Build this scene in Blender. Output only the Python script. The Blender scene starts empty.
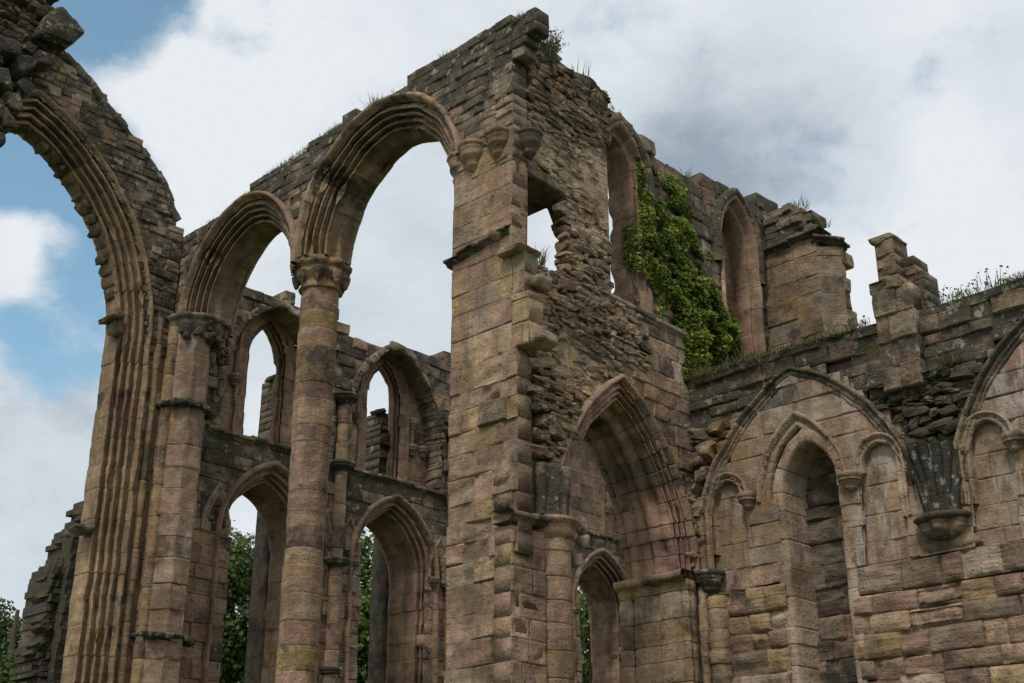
import bpy, math, random
import numpy as np
PI = math.pi
SC = bpy.context.scene
COL = SC.collection
rng = np.random.default_rng(7)

# ------------------------------------------------------------------ noise
_perm = np.random.default_rng(3).permutation(512)
_perm = np.concatenate([_perm, _perm, _perm])
_val = np.random.default_rng(5).random(512) * 2 - 1
def vnoise(x, y, z):
    x = np.asarray(x, float); y = np.asarray(y, float) + x * 0; z = np.asarray(z, float) + x * 0
    xi = np.floor(x).astype(int); yi = np.floor(y).astype(int); zi = np.floor(z).astype(int)
    fx = x - xi; fy = y - yi; fz = z - zi
    fx = fx * fx * (3 - 2 * fx); fy = fy * fy * (3 - 2 * fy); fz = fz * fz * (3 - 2 * fz)
    def h(a, b, c):
        return _val[_perm[_perm[_perm[a & 511] + (b & 511)] + (c & 511)] & 511]
    r = 0
    for dx in (0, 1):
        wx = fx if dx else 1 - fx
        for dy in (0, 1):
            wy = fy if dy else 1 - fy
            for dz in (0, 1):
                wz = fz if dz else 1 - fz
                r = r + wx * wy * wz * h(xi + dx, yi + dy, zi + dz)
    return r
def fbm(x, y, z, o=3):
    r = 0; a = 1.0; k = 1.0
    for i in range(o):
        r = r + a * vnoise(np.asarray(x) * k + 17.3 * i, np.asarray(y) * k + 5.1 * i, np.asarray(z) * k + 9.7 * i)
        a *= .5; k *= 2.05
    return r

# ------------------------------------------------------------------ mesh builder
class MB:
    def __init__(s):
        s.V = []; s.Q = []; s.T = []; s.qc = []; s.tc = []; s.n = 0
    def add(s, v, quads=None, tris=None, tint=(.3, .25, .2, .3)):
        v = np.asarray(v, float).reshape(-1, 3)
        tint = np.asarray(tint, float)
        for F, L, Cc in ((quads, s.Q, s.qc), (tris, s.T, s.tc)):
            if F is not None and len(F):
                F = np.asarray(F, int)
                L.append(F + s.n)
                Cc.append(np.broadcast_to(tint if tint.ndim == 2 else tint[None], (len(F), 4)) if True else None)
        s.V.append(v); s.n += len(v)
    def build(s, name, mat, parent=None, smooth=True, wob=.014):
        v = np.concatenate(s.V)
        if wob:
            a, b, c = v[:, 0] * .55, v[:, 1] * .55, v[:, 2] * .55
            v = v + wob * np.stack([vnoise(a, b, c), vnoise(a + 40, b, c), vnoise(a, b + 40, c)], 1)
            a, b, c = v[:, 0] * 3.1, v[:, 1] * 3.1, v[:, 2] * 3.1
            v = v + wob * .45 * np.stack([vnoise(a, b, c), vnoise(a + 40, b, c), vnoise(a, b + 40, c)], 1)
        q = np.concatenate(s.Q) if s.Q else np.zeros((0, 4), int)
        t = np.concatenate(s.T) if s.T else np.zeros((0, 3), int)
        me = bpy.data.meshes.new(name)
        me.vertices.add(len(v)); me.vertices.foreach_set('co', v.ravel().astype(np.float32))
        nl = len(q) * 4 + len(t) * 3
        me.loops.add(nl)
        me.loops.foreach_set('vertex_index', np.concatenate([q.ravel(), t.ravel()]).astype(np.int32))
        me.polygons.add(len(q) + len(t))
        ls = np.concatenate([np.arange(len(q)) * 4, len(q) * 4 + np.arange(len(t)) * 3])
        me.polygons.foreach_set('loop_start', ls.astype(np.int32))
        me.polygons.foreach_set('use_smooth', np.full(len(q) + len(t), bool(smooth)))
        at = me.attributes.new('tint', 'FLOAT_COLOR', 'FACE')
        cc = np.concatenate([x for x in s.qc + s.tc]).astype(np.float32)
        at.data.foreach_set('color', cc.ravel())
        me.update(); me.validate()
        me.materials.append(mat)
        o = bpy.data.objects.new(name, me); COL.objects.link(o)
        if parent is not None:
            o.parent = parent
        return o

def thing(name, label, cat, loc=(0, 0, 0), group=None):
    o = bpy.data.objects.new(name, None); COL.objects.link(o)
    o.location = loc; o.empty_display_size = .3
    o['label'] = label; o['category'] = cat; o['kind'] = 'thing'
    if group: o['group'] = group
    bpy.context.view_layer.update()
    return o
def own(o, root):        # parent keeping world-space mesh coordinates
    o.parent = root
    o.matrix_parent_inverse = root.matrix_world.inverted()
    return o

# ------------------------------------------------------------------ materials
def newmat(name):
    m = bpy.data.materials.new(name); m.use_nodes = True
    nt = m.node_tree; b = nt.nodes['Principled BSDF']
    return m, nt, b
class NT:
    def __init__(s, nt): s.nt = nt; s.L = nt.links
    def n(s, t, **k):
        x = s.nt.nodes.new(t)
        for a, b in k.items(): setattr(x, a, b)
        return x
    def link(s, a, b): s.L.new(a, b)
    def math(s, op, a, b=None, c=None, clamp=False):
        x = s.n('ShaderNodeMath', operation=op, use_clamp=clamp)
        for i, q in enumerate((a, b, c)):
            if q is None: continue
            if isinstance(q, (int, float)): x.inputs[i].default_value = q
            else: s.link(q, x.inputs[i])
        return x.outputs[0]
    def mapr(s, a, f0, f1, t0=0., t1=1., smooth=True):
        x = s.n('ShaderNodeMapRange')
        x.interpolation_type = 'SMOOTHSTEP' if smooth else 'LINEAR'
        s.link(a, x.inputs[0])
        for i, q in enumerate((f0, f1, t0, t1)):
            if isinstance(q, (int, float)): x.inputs[1 + i].default_value = q
            else: s.link(q, x.inputs[1 + i])
        return x.outputs[0]
    def noise(s, vec, scale, detail=5, rough=.55, off=None, dist=0.):
        m = s.n('ShaderNodeMapping')
        m.inputs['Scale'].default_value = scale if isinstance(scale, tuple) else (scale,) * 3
        if off: m.inputs['Location'].default_value = off
        s.link(vec, m.inputs[0])
        x = s.n('ShaderNodeTexNoise'); x.inputs['Scale'].default_value = 1
        x.inputs['Detail'].default_value = detail; x.inputs['Roughness'].default_value = rough
        x.inputs['Distortion'].default_value = dist
        s.link(m.outputs[0], x.inputs['Vector'])
        return x.outputs['Fac']
    def mix(s, fac, a, b, mode='MIX'):
        x = s.n('ShaderNodeMix', data_type='RGBA', blend_type=mode)
        for sock, q in ((x.inputs[0], fac), (x.inputs[6], a), (x.inputs[7], b)):
            if isinstance(q, (int, float)): sock.default_value = q
            elif isinstance(q, tuple): sock.default_value = q if len(q) == 4 else q + (1,)
            else: s.link(q, sock)
        return x.outputs[2]

def stone_material(name, black=0., lich=0., moss=0., lime=0., bump=1., strata=.5):
    m, nt, b = newmat(name); N = NT(nt)
    geo = N.n('ShaderNodeNewGeometry'); P = geo.outputs['Position']
    at = N.n('ShaderNodeAttribute', attribute_name='tint')
    age = at.outputs['Alpha']
    big = N.noise(P, 1.1, 4); mid = N.noise(P, 5.2, 6, .62); fine = N.noise(P, 26., 5, .65)
    bed = N.noise(P, (1.6, 1.6, 17.), 5, .6, dist=.4)
    col = at.outputs['Color']
    v = N.math('MULTIPLY', N.mapr(big, .25, .75, .72, 1.25), N.mapr(mid, .25, .75, .70, 1.28))
    v = N.math('MULTIPLY', v, N.mapr(N.noise(P, (.55, .55, .4), 5, .6, off=(6, 6, 6)), .3, .7, .74, 1.24))
    v = N.math('MULTIPLY', v, N.mapr(fine, .25, .75, .84, 1.15))
    v = N.math('MULTIPLY', v, N.mapr(bed, .3, .7, 1 - .32 * strata, 1 + .28 * strata))
    vm = N.n('ShaderNodeVectorMath', operation='SCALE'); N.link(col, vm.inputs[0]); N.link(v, vm.inputs['Scale'])
    col = vm.outputs[0]
    # iron-stained ochre and purple-red beds
    och = N.mapr(N.noise(P, 1.4, 5, .6, off=(5, 9, 2)), .53, .68, 0, .50)
    col = N.mix(och, col, (.30, .175, .065))
    red = N.mapr(N.noise(P, 1.0, 5, .6, off=(15, 3, 7)), .53, .68, 0, .50)
    col = N.mix(red, col, (.23, .125, .10))
    # vertical run-off streaks
    st = N.mapr(N.noise(P, (3.2, 3.2, .32), 5, .6, off=(2, 8, 1)), .52, .66, 0, .55)
    col = N.mix(st, col, N.mix(.55, col, (.07, .062, .05)))
    lm = N.mapr(N.noise(P, (5., 5., 1.1), 7, .72, off=(9, 2, 4)), .60 - .13 * lime, .70 - .11 * lime, 0, .25 + .35 * lime)
    lm = N.math('MULTIPLY', lm, N.mapr(N.noise(P, .7, 3, off=(1, 1, 8)), .42, .58, .15, 1.))
    col = N.mix(lm, col, (.48, .42, .37))
    # black weathering crust
    bk = N.math('ADD', N.noise(P, 2.3, 8, .68, off=(3, 3, 3)), N.math('MULTIPLY_ADD', age, .34, -.12 + black))
    bk = N.mapr(bk, .49, .67, 0, .80)
    col = N.mix(bk, col, (.043, .040, .032))
    # moss
    sep = N.n('ShaderNodeSeparateXYZ'); N.link(geo.outputs['Normal'], sep.inputs[0])
    ms = N.math('ADD', N.noise(P, 1.9, 7, .66, off=(7, 1, 11)), N.math('MULTIPLY', sep.outputs[2], .16))
    ms = N.math('ADD', ms, N.math('MULTIPLY_ADD', age, .13, moss - .09))
    ms = N.mapr(ms, .60, .74, 0, .72)
    col = N.mix(ms, col, N.mix(fine, (.035, .05, .012), (.11, .115, .035)))
    # pale lichen blotches
    lc = N.math('ADD', N.noise(P, 6.5, 4, .7, off=(4, 12, 6)), N.math('MULTIPLY_ADD', age, .11, lich - .08))
    lc = N.mapr(lc, .64, .70, 0, .62, smooth=True)
    col = N.mix(lc, col, (.37, .37, .32))
    N.link(col, b.inputs['Base Color'])
    b.inputs['Roughness'].default_value = .93
    b.inputs['Specular IOR Level'].default_value = .25
    pit = N.n('ShaderNodeTexVoronoi', feature='F1'); pit.inputs['Scale'].default_value = 14
    N.link(P, pit.inputs['Vector'])
    hgt = N.math('MULTIPLY', mid, .05)
    hgt = N.math('ADD', hgt, N.math('MULTIPLY', fine, .012))
    hgt = N.math('ADD', hgt, N.math('MULTIPLY', bed, .03 * strata))
    hgt = N.math('ADD', hgt, N.math('MULTIPLY', N.mapr(pit.outputs['Distance'], 0, .32), .012))
    bp = N.n('ShaderNodeBump'); bp.inputs['Strength'].default_value = .95 * bump; bp.inputs['Distance'].default_value = 1.
    N.link(hgt, bp.inputs['Height']); N.link(bp.outputs[0], b.inputs['Normal'])
    return m
M_ASH = stone_material('sandstone_ashlar', strata=.38)
M_LIME = stone_material('sandstone_limewashed', lime=1., strata=.35, bump=.8)
M_MLD = stone_material('sandstone_moulding', strata=.45, bump=.55)
M_RUB = stone_material('sandstone_rubble', strata=.9, bump=1.1)
M_OLD = stone_material('blackened_sandstone', black=.03, lich=.05, moss=.035, bump=1.2)
M_DRK = stone_material('dark_rubble', black=.07, moss=.05, bump=1.1)

def leaf_material(name, c0, c1, rough=.55, trans=.25):
    m, nt, b = newmat(name); N = NT(nt)
    at = N.n('ShaderNodeAttribute', attribute_name='tint')
    N.link(N.mix(at.outputs['Alpha'], c0, c1), b.inputs['Base Color'])
    b.inputs['Roughness'].default_value = rough
    b.inputs['Specular IOR Level'].default_value = .3
    tr = N.n('ShaderNodeBsdfTranslucent'); N.link(N.mix(at.outputs['Alpha'], c0, c1), tr.inputs[0])
    mx = N.n('ShaderNodeMixShader'); mx.inputs[0].default_value = trans
    N.link(b.outputs[0], mx.inputs[1]); N.link(tr.outputs[0], mx.inputs[2])
    N.link(mx.outputs[0], nt.nodes['Material Output'].inputs[0])
    return m
M_IVY = leaf_material('ivy_leaf', (.055, .09, .013), (.30, .36, .06))
M_TREE = leaf_material('tree_leaf', (.035, .065, .016), (.12, .17, .04))
M_TREE2 = leaf_material('tree_leaf_yellow', (.05, .09, .018), (.16, .22, .045))
M_GRS = leaf_material('grass_blade', (.06, .075, .022), (.22, .21, .09), trans=.2)
M_BARK, _nt, _b = newmat('bark')
_N = NT(_nt); _g = _N.n('ShaderNodeNewGeometry')
_N.link(_N.mix(_N.noise(_g.outputs['Position'], (9, 9, 2.), 5), (.04, .032, .022), (.13, .10, .07)), _b.inputs['Base Color']); _b.inputs['Roughness'].default_value = .95
M_GND, _nt, _b = newmat('turf')
_N = NT(_nt); _g = _N.n('ShaderNodeNewGeometry')
_N.link(_N.mix(_N.noise(_g.outputs['Position'], 1.3, 8, .7), (.03, .055, .014), (.10, .13, .04)), _b.inputs['Base Color']); _b.inputs['Roughness'].default_value = 1

# ------------------------------------------------------------------ frames (u along wall, z up, n out towards the viewer)
def frA(X):      # wall plane x = X, u = y, faces -x
    return lambda u, z, n: np.stack(np.broadcast_arrays(X - n, u, z), -1)
def frB(Y):      # wall plane y = Y, u = x, faces -y
    return lambda u, z, n: np.stack(np.broadcast_arrays(u, Y - n, z), -1)
frA_flip = True

# ------------------------------------------------------------------ palettes: (r,g,b,age)
C_BROWN = (.305, .212, .134); C_PINK = (.340, .215, .152); C_OCH = (.345, .240, .115)
C_GREY = (.255, .208, .152); C_PURP = (.250, .152, .118); C_DARK = (.155, .126, .092); C_PALE = (.40, .325, .245)
def pal(mixw, age=.25, jit=.12, con=.56):
    keys = list(mixw.keys()); w = np.array([mixw[k] for k in keys], float); w /= w.sum()
    cols = np.array([globals()['C_' + k] for k in keys]); mean = (cols * w[:, None]).sum(0); cols = mean + (cols - mean) * con
    def f(u, z, R):
        c = np.array(cols[R.choice(len(cols), p=w)]) * (1 + jit * R.normal())
        a = (age(u, z) if callable(age) else age) + .20 * R.normal()
        return (max(.02, c[0]), max(.02, c[1]), max(.015, c[2]), float(np.clip(a, 0, 1)))
    return f
P_MAIN = dict(BROWN=5, PINK=3, OCH=1, GREY=2, PURP=1, PALE=.5)
P_LOW = dict(BROWN=3, PINK=3, OCH=2.5, GREY=1, PURP=2.5, DARK=.5, PALE=1)
P_RUB = dict(BROWN=4, PINK=2, OCH=2, GREY=3, PURP=1, DARK=1.2, PALE=1)
P_OLD = dict(GREY=4, DARK=1.3, BROWN=3, PALE=.5)

# ------------------------------------------------------------------ polygons
def inside(poly, u, z):
    u = np.asarray(u, float); z = np.asarray(z, float); r = np.zeros(u.shape, bool)
    p = np.asarray(poly); q = np.roll(p, -1, 0)
    for (a, b), (c, d) in zip(p, q):
        if b == d: continue
        k = ((b > z) != (d > z)) & (u < (c - a) * (z - b) / (d - b) + a)
        r ^= k
    return r
def arch_pts(uc, s, zs, rise, zb=None, n=18, off=0.):
    """pointed arch outline from left foot to right foot; off = concentric growth"""
    R = (s * s + rise * rise) / (2 * s); c = R - s
    Rr = R + off
    am = math.acos(max(-1, min(1, c / Rr))) if Rr > 0 else 0
    L = [(uc + c - Rr * math.cos(t), zs + Rr * math.sin(t)) for t in np.linspace(0, am, n)]
    Rt = [(2 * uc - a, b) for a, b in L[::-1]][1:]
    pts = L + Rt
    if zb is not None:
        pts = [(pts[0][0], zb)] + pts + [(pts[-1][0], zb)]
    return np.array(pts)
def arch_poly(*a, **k):
    return arch_pts(*a, **k)

# ------------------------------------------------------------------ coursed masonry, every block with its own face
def ashlar(mb, fr, u0, u1, z0, z1, T=.5, keep=None, cut=(), rh=(.25, .36), bl=(.38, .85), joint=.010, jd=.022,
           rel=.010, rough=.007, bulge=0., erode=0., wav=.006, palette=None, seed=1, step=.10, flip=False, dn=0., chip=.12):
    R = np.random.default_rng(seed)
    palette = palette or pal(P_MAIN)
    z = z0
    while z < z1 - .03:
        h = R.uniform(*rh)
        if z + h > z1 - .10: h = z1 - z
        u = u0 - R.uniform(0, .0)
        first = True
        while u < u1 - .02:
            l = R.uniform(*bl) * (R.uniform(.35, .9) if first else 1); first = False
            if u + l > u1 - .16: l = u1 - u
            ua, ub, za, zb = u, u + l, z, z + h
            u += l
            if keep is not None and not keep((ua + ub) / 2, (za + zb) / 2, R): continue
            gu = np.linspace(ua, ub, 5); gz = np.linspace(za, zb, 5)
            GU, GZ = np.meshgrid(gu, gz, indexing='ij')
            ins = np.zeros(GU.shape, bool)
            for p in cut: ins |= inside(p, GU, GZ)
            if ins.all(): continue
            mixed = ins.any()
            st = min(step, .05) if mixed else step
            j = joint * R.uniform(.7, 1.6)
            nu = max(2, int(round(l / st))); nz = max(2, int(round(h / (st * .8))))
            e2 = j + .016
            us = np.concatenate([[ua, ua + j, ua + e2], np.linspace(ua, ub, nu + 1)[1:-1], [ub - e2, ub - j, ub]])
            zs = np.concatenate([[za, za + j, za + e2], np.linspace(za, zb, nz + 1)[1:-1], [zb - e2, zb - j, zb]])
            U, Zz = np.meshgrid(us, zs, indexing='ij')
            off = R.normal() * rel
            eu = np.clip(np.minimum(U - ua, ub - U) / .06, 0, 1); ez = np.clip(np.minimum(Zz - za, zb - Zz) / .06, 0, 1)
            edge = np.sqrt(np.clip(eu, 0.02, 1)) * np.sqrt(np.clip(ez, 0.02, 1))
            sd = R.uniform(0, 50)
            nn = off + rough * 2 * fbm(U * 4 + sd, Zz * 5, sd, 3) + bulge * (edge - .6)
            if erode:
                e = (R.uniform(.1, .4) if R.random() < .55 else R.uniform(.7, 1.5)) * erode
                nn += e * (vnoise(U * 1.6 + sd, Zz * 9 + U * R.normal() * 2.5, sd) - .35) * edge
                nn -= e * 1.0 * np.clip(vnoise(U * 2.1 + sd, Zz * 3.1, sd + 7) - .15, 0, 1)
            if R.random() < chip:      # a broken corner
                cu, cz = (ua if R.random() < .5 else ub), (za if R.random() < .5 else zb)
                d = np.hypot(U - cu, Zz - cz); nn -= .05 * np.clip(1 - d / R.uniform(.08, .2), 0, 1)
            bord = np.zeros(U.shape, bool); bord[0] = bord[-1] = True; bord[:, 0] = bord[:, -1] = True
            nn = np.where(bord, -jd, nn) + dn
            Zw = Zz + wav * vnoise(U * .9, Zz * 0 + z * 3, 3.) * 2
            tint = palette((ua + ub) / 2, (za + zb) / 2, R)
            A, B = U.shape
            idx = np.arange(A * B).reshape(A, B)
            q = np.stack([idx[:-1, :-1], idx[1:, :-1], idx[1:, 1:], idx[:-1, 1:]], -1).reshape(-1, 4)
            if mixed:
                cu = (U[:-1, :-1] + U[1:, 1:]) / 2; cz = (Zz[:-1, :-1] + Zz[1:, 1:]) / 2
                ci = np.zeros(cu.shape, bool)
                for p in cut: ci |= inside(p, cu, cz)
                q = q[~ci.ravel()]
            if flip: q = q[:, ::-1]
            if len(q): mb.add(fr(U, Zw, nn), q, tint=tint)
            if T:
                if mixed:
                    if len(q): mb.add(fr(U, Zw, nn * 0 - T), q[:, ::-1], tint=tint)
                else:
                    g = -jd + dn
                    cu = np.array([ua, ub, ub, ua] * 2); cz = np.array([za, za, zb, zb] * 2)
                    cz = cz + wav * vnoise(cu * .9, cz * 0 + z * 3, 3.) * 2
                    cn = np.array([g] * 4 + [-T] * 4)
                    q = np.array([[0, 4, 5, 1], [1, 5, 6, 2], [2, 6, 7, 3], [3, 7, 4, 0], [4, 7, 6, 5]])
                    if flip: q = q[:, ::-1]
                    mb.add(fr(cu, cz, cn), q, tint=tint)
        z += h

# ------------------------------------------------------------------ rubble stones
def _cube_unit(k=3):
    g = np.linspace(-1, 1, k + 1); pts = {}; V = []; Q = []
    def vid(p):
        key = tuple(np.round(p, 4))
        if key not in pts: pts[key] = len(V); V.append(p)
        return pts[key]
    for ax in range(3):
        for sg in (-1, 1):
            for i in range(k):
                for jn in range(k):
                    c = []
                    for (a, b) in ((i, jn), (i + 1, jn), (i + 1, jn + 1), (i, jn + 1)):
                        p = [0, 0, 0]; p[ax] = sg; p[(ax + 1) % 3] = g[a]; p[(ax + 2) % 3] = g[b]
                        c.append(vid(p))
                    Q.append(c if sg > 0 else c[::-1])
    V = np.array(V, float)
    s = V / (np.sum(np.abs(V) ** 9, 1, keepdims=True) ** (1 / 9))
    return s, np.array(Q)
CUV, CUQ = _cube_unit(3)
CUV2, CUQ2 = _cube_unit(8)
def lump(mb, fr, u, z, n, w, h, d, rot, tint, R, rgh=.10, rot2=0., flip=False):
    big = max(w, h) > .30 and d > .28 and rgh != .10
    v = (CUV2 if big else CUV).copy(); q_ = CUQ2 if big else CUQ
    sd = R.uniform(0, 90)
    v = v * (1 + rgh * (.8 if big else 1.6) * vnoise(v[:, 0] * 1.3 + sd, v[:, 1] * 1.3, v[:, 2] * 1.3)[:, None])
    v += 0 if big else rgh * 1.1 * R.normal(size=v.shape) * .5
    if big: v = v * (1 + (.02 + .7 * rgh) * fbm(v[:, 0] * 2.4 + sd, v[:, 1] * 2.4, v[:, 2] * 2.4 + 3, 4)[:, None])
    v[:, 0] += v[:, 1] * R.normal() * .22; v[:, 1] *= 1 + .22 * v[:, 0] * R.normal()
    a = v[:, 0] * w / 2; b = v[:, 1] * h / 2; c = v[:, 2] * d / 2
    co, si = math.cos(rot), math.sin(rot)
    uu = a * co - b * si; zz = a * si + b * co
    co, si = math.cos(rot2), math.sin(rot2)
    zz, nn = zz * co - c * si, zz * si + c * co
    mb.add(fr(u + uu, z + zz, n + nn), q_[:, ::-1] if flip else q_, tint=tint)
def rubble(mb, fr, keep, u0, u1, z0, z1, w=(.18, .42), h=(.09, .19), d=(.22, .4), base=0., amp=.06, tilt=.14, slope=0.,
           palette=None, seed=1, flip=False, drop=.03):
    R = np.random.default_rng(seed); palette = palette or pal(P_RUB, .3)
    z = z0
    while z < z1:
        hh = R.uniform(*h); u = u0 - R.uniform(0, .3)
        while u < u1:
            ww = R.uniform(*w) * R.choice([.6, 1, 1, 1.25])
            uc = u + ww / 2; zc = z + hh / 2 + slope * (uc - u0) + .03 * R.normal()
            u += ww * .96
            if not keep(uc, zc) or R.random() < drop: continue
            b = base(uc, zc) if callable(base) else base
            dd = R.uniform(*d)
            n = b - dd / 2 + amp * (R.normal() * .6 + fbm(uc * 1.1, zc * 1.1, seed, 2))
            lump(mb, fr, uc, zc, n, ww * 1.06, hh * R.uniform(.95, 1.25), dd, slope + tilt * R.normal(), palette(uc, zc, R), R, flip=flip, rot2=.18 * R.normal())
        z += hh * .93

# ------------------------------------------------------------------ moulding swept along a path in the wall plane
def sweep(mb, fr, path, prof, palette, seed=1, vs=.34, closed=False, flip=False, groove=.007, jit=.005, keep=None, vcon=.62, wear=.16, wear0=.30):
    """path (u,z) left foot -> right foot, prof list of (r,n): r outward from the path"""
    R = np.random.default_rng(seed)
    p = np.asarray(path, float)
    seg = np.hypot(*np.diff(p, axis=0).T); s = np.concatenate([[0], np.cumsum(seg)])
    # per-vertex outward normals with mitre
    d = np.diff(p, axis=0) / np.maximum(seg[:, None], 1e-9)
    nl = np.stack([-d[:, 1], d[:, 0]], 1)
    vn = np.zeros_like(p); vn[0] = nl[0]; vn[-1] = nl[-1]
    a = nl[:-1] + nl[1:]; a /= np.maximum(np.linalg.norm(a, axis=1, keepdims=True), 1e-6)
    vn[1:-1] = a / np.maximum(.45, np.sum(a * nl[1:], 1, keepdims=True))
    ev = [(x, 0) for x in s] + [(x, 0) for x in np.arange(.06, s[-1], .085)]
    x = R.uniform(.5, 1) * vs; js = []
    while x < s[-1] - .08:
        js.append(x); x += vs * R.uniform(.7, 1.35)
    ds = .007
    for x in js: ev += [(x - ds - .02, 0), (x - ds, 0), (x, 1), (x + ds, 0), (x + ds + .02, 0)]
    ev.sort()
    S = np.array([e[0] for e in ev]); G = np.array([e[1] for e in ev])
    pu = np.interp(S, s, p[:, 0]); pz = np.interp(S, s, p[:, 1]); nu = np.interp(S, s, vn[:, 0]); nz = np.interp(S, s, vn[:, 1])
    pr = np.asarray(prof, float); r = pr[:, 0]; n = pr[:, 1]
    # profile inward normal: shrink the joint rings slightly into the stone
    t = np.gradient(pr, axis=0); t /= np.maximum(np.linalg.norm(t, axis=1, keepdims=True), 1e-6)
    inn = np.stack([-t[:, 1], t[:, 0]], 1)     # stone lies on this side for a profile running hood -> soffit
    bid = np.searchsorted(js, S, side='right')
    bj = R.normal(size=(len(js) + 2, 2)) * jit
    RR = r[None] + G[:, None] * groove * inn[None, :, 0] + bj[bid][:, :1]
    NN = n[None] + G[:, None] * groove * inn[None, :, 1] + bj[bid][:, 1:]
    gd = vnoise(S * 1.9, seed * 3.1, 4.)[:, None] * .55 + vnoise(S[:, None] * 2.6, r[None] * 7 + 3, seed + n[None] * 7) * .75
    gd = np.clip(gd - wear0, 0, .5) * wear
    RR = RR + gd * inn[None, :, 0]; NN = NN + gd * inn[None, :, 1]
    w = .010 * vnoise(S * 3.7, seed * 1.7, 0)[:, None] + .009 * vnoise(S[:, None] * 9, r[None] * 20, seed + n[None] * 20)
    U = pu[:, None] + nu[:, None] * (RR + w); Zz = pz[:, None] + nz[:, None] * (RR + w)
    A, B = U.shape; idx = np.arange(A * B).reshape(A, B)
    q = np.stack([idx[:-1, :-1], idx[:-1, 1:], idx[1:, 1:], idx[1:, :-1]], -1)
    tin = []
    cols_ = [palette(np.interp((js + [s[-1]])[k] if k < len(js) else s[-1], s, p[:, 0]), np.interp((js + [s[-1]])[k] if k < len(js) else s[-1], s, p[:, 1]), R) for k in range(len(js) + 1)]
    mc_ = np.mean(np.array(cols_)[:, :3], 0); cols = [tuple(mc_ + (np.array(c[:3]) - mc_) * vcon) + (c[3],) for c in cols_]
    mb_ = bid[:-1]
    tin = np.repeat(np.array([cols[min(k, len(cols) - 1)] for k in mb_]), B - 1, 0)
    q = q.reshape(-1, 4)
    if keep is not None:
        kk = np.array([keep(pu[i], pz[i]) for i in range(A - 1)]); kk = np.repeat(kk, B - 1)
        q = q[kk]; tin = tin[kk]
    if flip: q = q[:, ::-1]
    mb.add(fr(U, Zz, NN), q, tint=tin)

def rollmould(r0, r1, n0, n1, k, hollow=.5):
    """k orders, each a deep hollow and a bold roll between fillets, stepping from (r0,n0) in to (r1,n1)"""
    out = []; L = math.hypot(r1 - r0, n1 - n0); tr, tn = (r1 - r0) / L, (n1 - n0) / L
    orr, on = tn, -tr                     # points out of the stone
    st = L / k
    prof = [(0, 0), (.05, .0)] + [(.07 + .36 * (1 - math.cos(a)) / 2, -.62 * hollow * math.sin(a)) for a in np.linspace(.25, PI - .25, 6)] + [(.45, .0), (.50, .0)] \
        + [(.52 + .42 * (1 - math.cos(a)) / 2, .06 + .50 * hollow * math.sin(a)) for a in np.linspace(0., PI, 7)] + [(.96, 0.)]
    for i in range(k):
        for t, o in prof:
            out.append((r0 + tr * st * (i + t) + orr * st * o, n0 + tn * st * (i + t) + on * st * o))
    out.append((r1, n1))
    return out
def full_profile(rh, r1, T, depth, k, hood=.06, mirror=True, hollow=.5):
    """hood mould proud of the wall, k orders to the soffit, soffit, mirrored to the back"""
    front = [(rh + .02, -.03), (rh + .015, hood * .5), (rh - .005, hood), (rh - .05, hood + .012), (rh - .085, hood * .55), (rh - .10, -.01)]
    front += rollmould(rh - .11, r1, -.015, -depth, k, hollow)
    if mirror:
        back = [(r, -T - n) for r, n in front[::-1]]
        mid = [(r1 - .02, -T * .5 + .07), (r1 - .045, -T * .5 + .035), (r1 - .05, -T * .5), (r1 - .045, -T * .5 - .035), (r1 - .02, -T * .5 - .07)]
        return front + [(r1, -depth - .06)] + mid + [(r1, -T + depth + .06)] + back
    return front + [(r1, -T)]

# ------------------------------------------------------------------ turned stone
def lathe(mb, c, prof, N=24, a0=0., a1=2 * PI, lobes=0, la=0., palette=None, seed=1, per=None, tint=None, sx=1., sy=1., rot=0.):
    R = np.random.default_rng(seed); palette = palette or pal(P_MAIN, .2)
    pr = np.asarray(prof, float)
    th = np.linspace(a0, a1, N + 1); full = abs(a1 - a0 - 2 * PI) < 1e-6
    r, z = pr[:, 0], pr[:, 1]
    L = pr[:, 2] if pr.shape[1] > 2 else np.ones(len(pr))
    f = 1 + la * L[:, None] * (np.abs(np.cos(lobes * .5 * (th[None] - rot))) * 2 - 1) if lobes else np.ones((len(pr), N + 1))
    rr = r[:, None] * f
    rr = rr + .010 * vnoise(np.cos(th)[None] * 9 + seed, np.sin(th)[None] * 9, z[:, None] * 16) * np.minimum(1, r[:, None] * 6) + .008 * vnoise(np.cos(th)[None] * 3 + seed, np.sin(th)[None] * 3, z[:, None] * 6) * np.minimum(1, r[:, None] * 8)
    V = np.stack([c[0] + sx * rr * np.cos(th)[None], c[1] + sy * rr * np.sin(th)[None], np.broadcast_to(z[:, None], rr.shape) + c[2]], -1)
    A, B = rr.shape; idx = np.arange(A * B).reshape(A, B)
    q = np.stack([idx[:-1, :-1], idx[:-1, 1:], idx[1:, 1:], idx[1:, :-1]], -1)
    if tint is not None: t = np.asarray(tint)
    elif per is not None:
        cols = {}
        rows = []
        for i in range(A - 1):
            k = per[i]
            if k not in cols: cols[k] = palette(c[1], c[2] + z[i], R)
            rows.append(cols[k])
        t = np.repeat(np.array(rows), B - 1, 0)
    else: t = np.asarray(palette(c[1], c[2], R))
    mb.add(V, q.reshape(-1, 4), tint=t)
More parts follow.
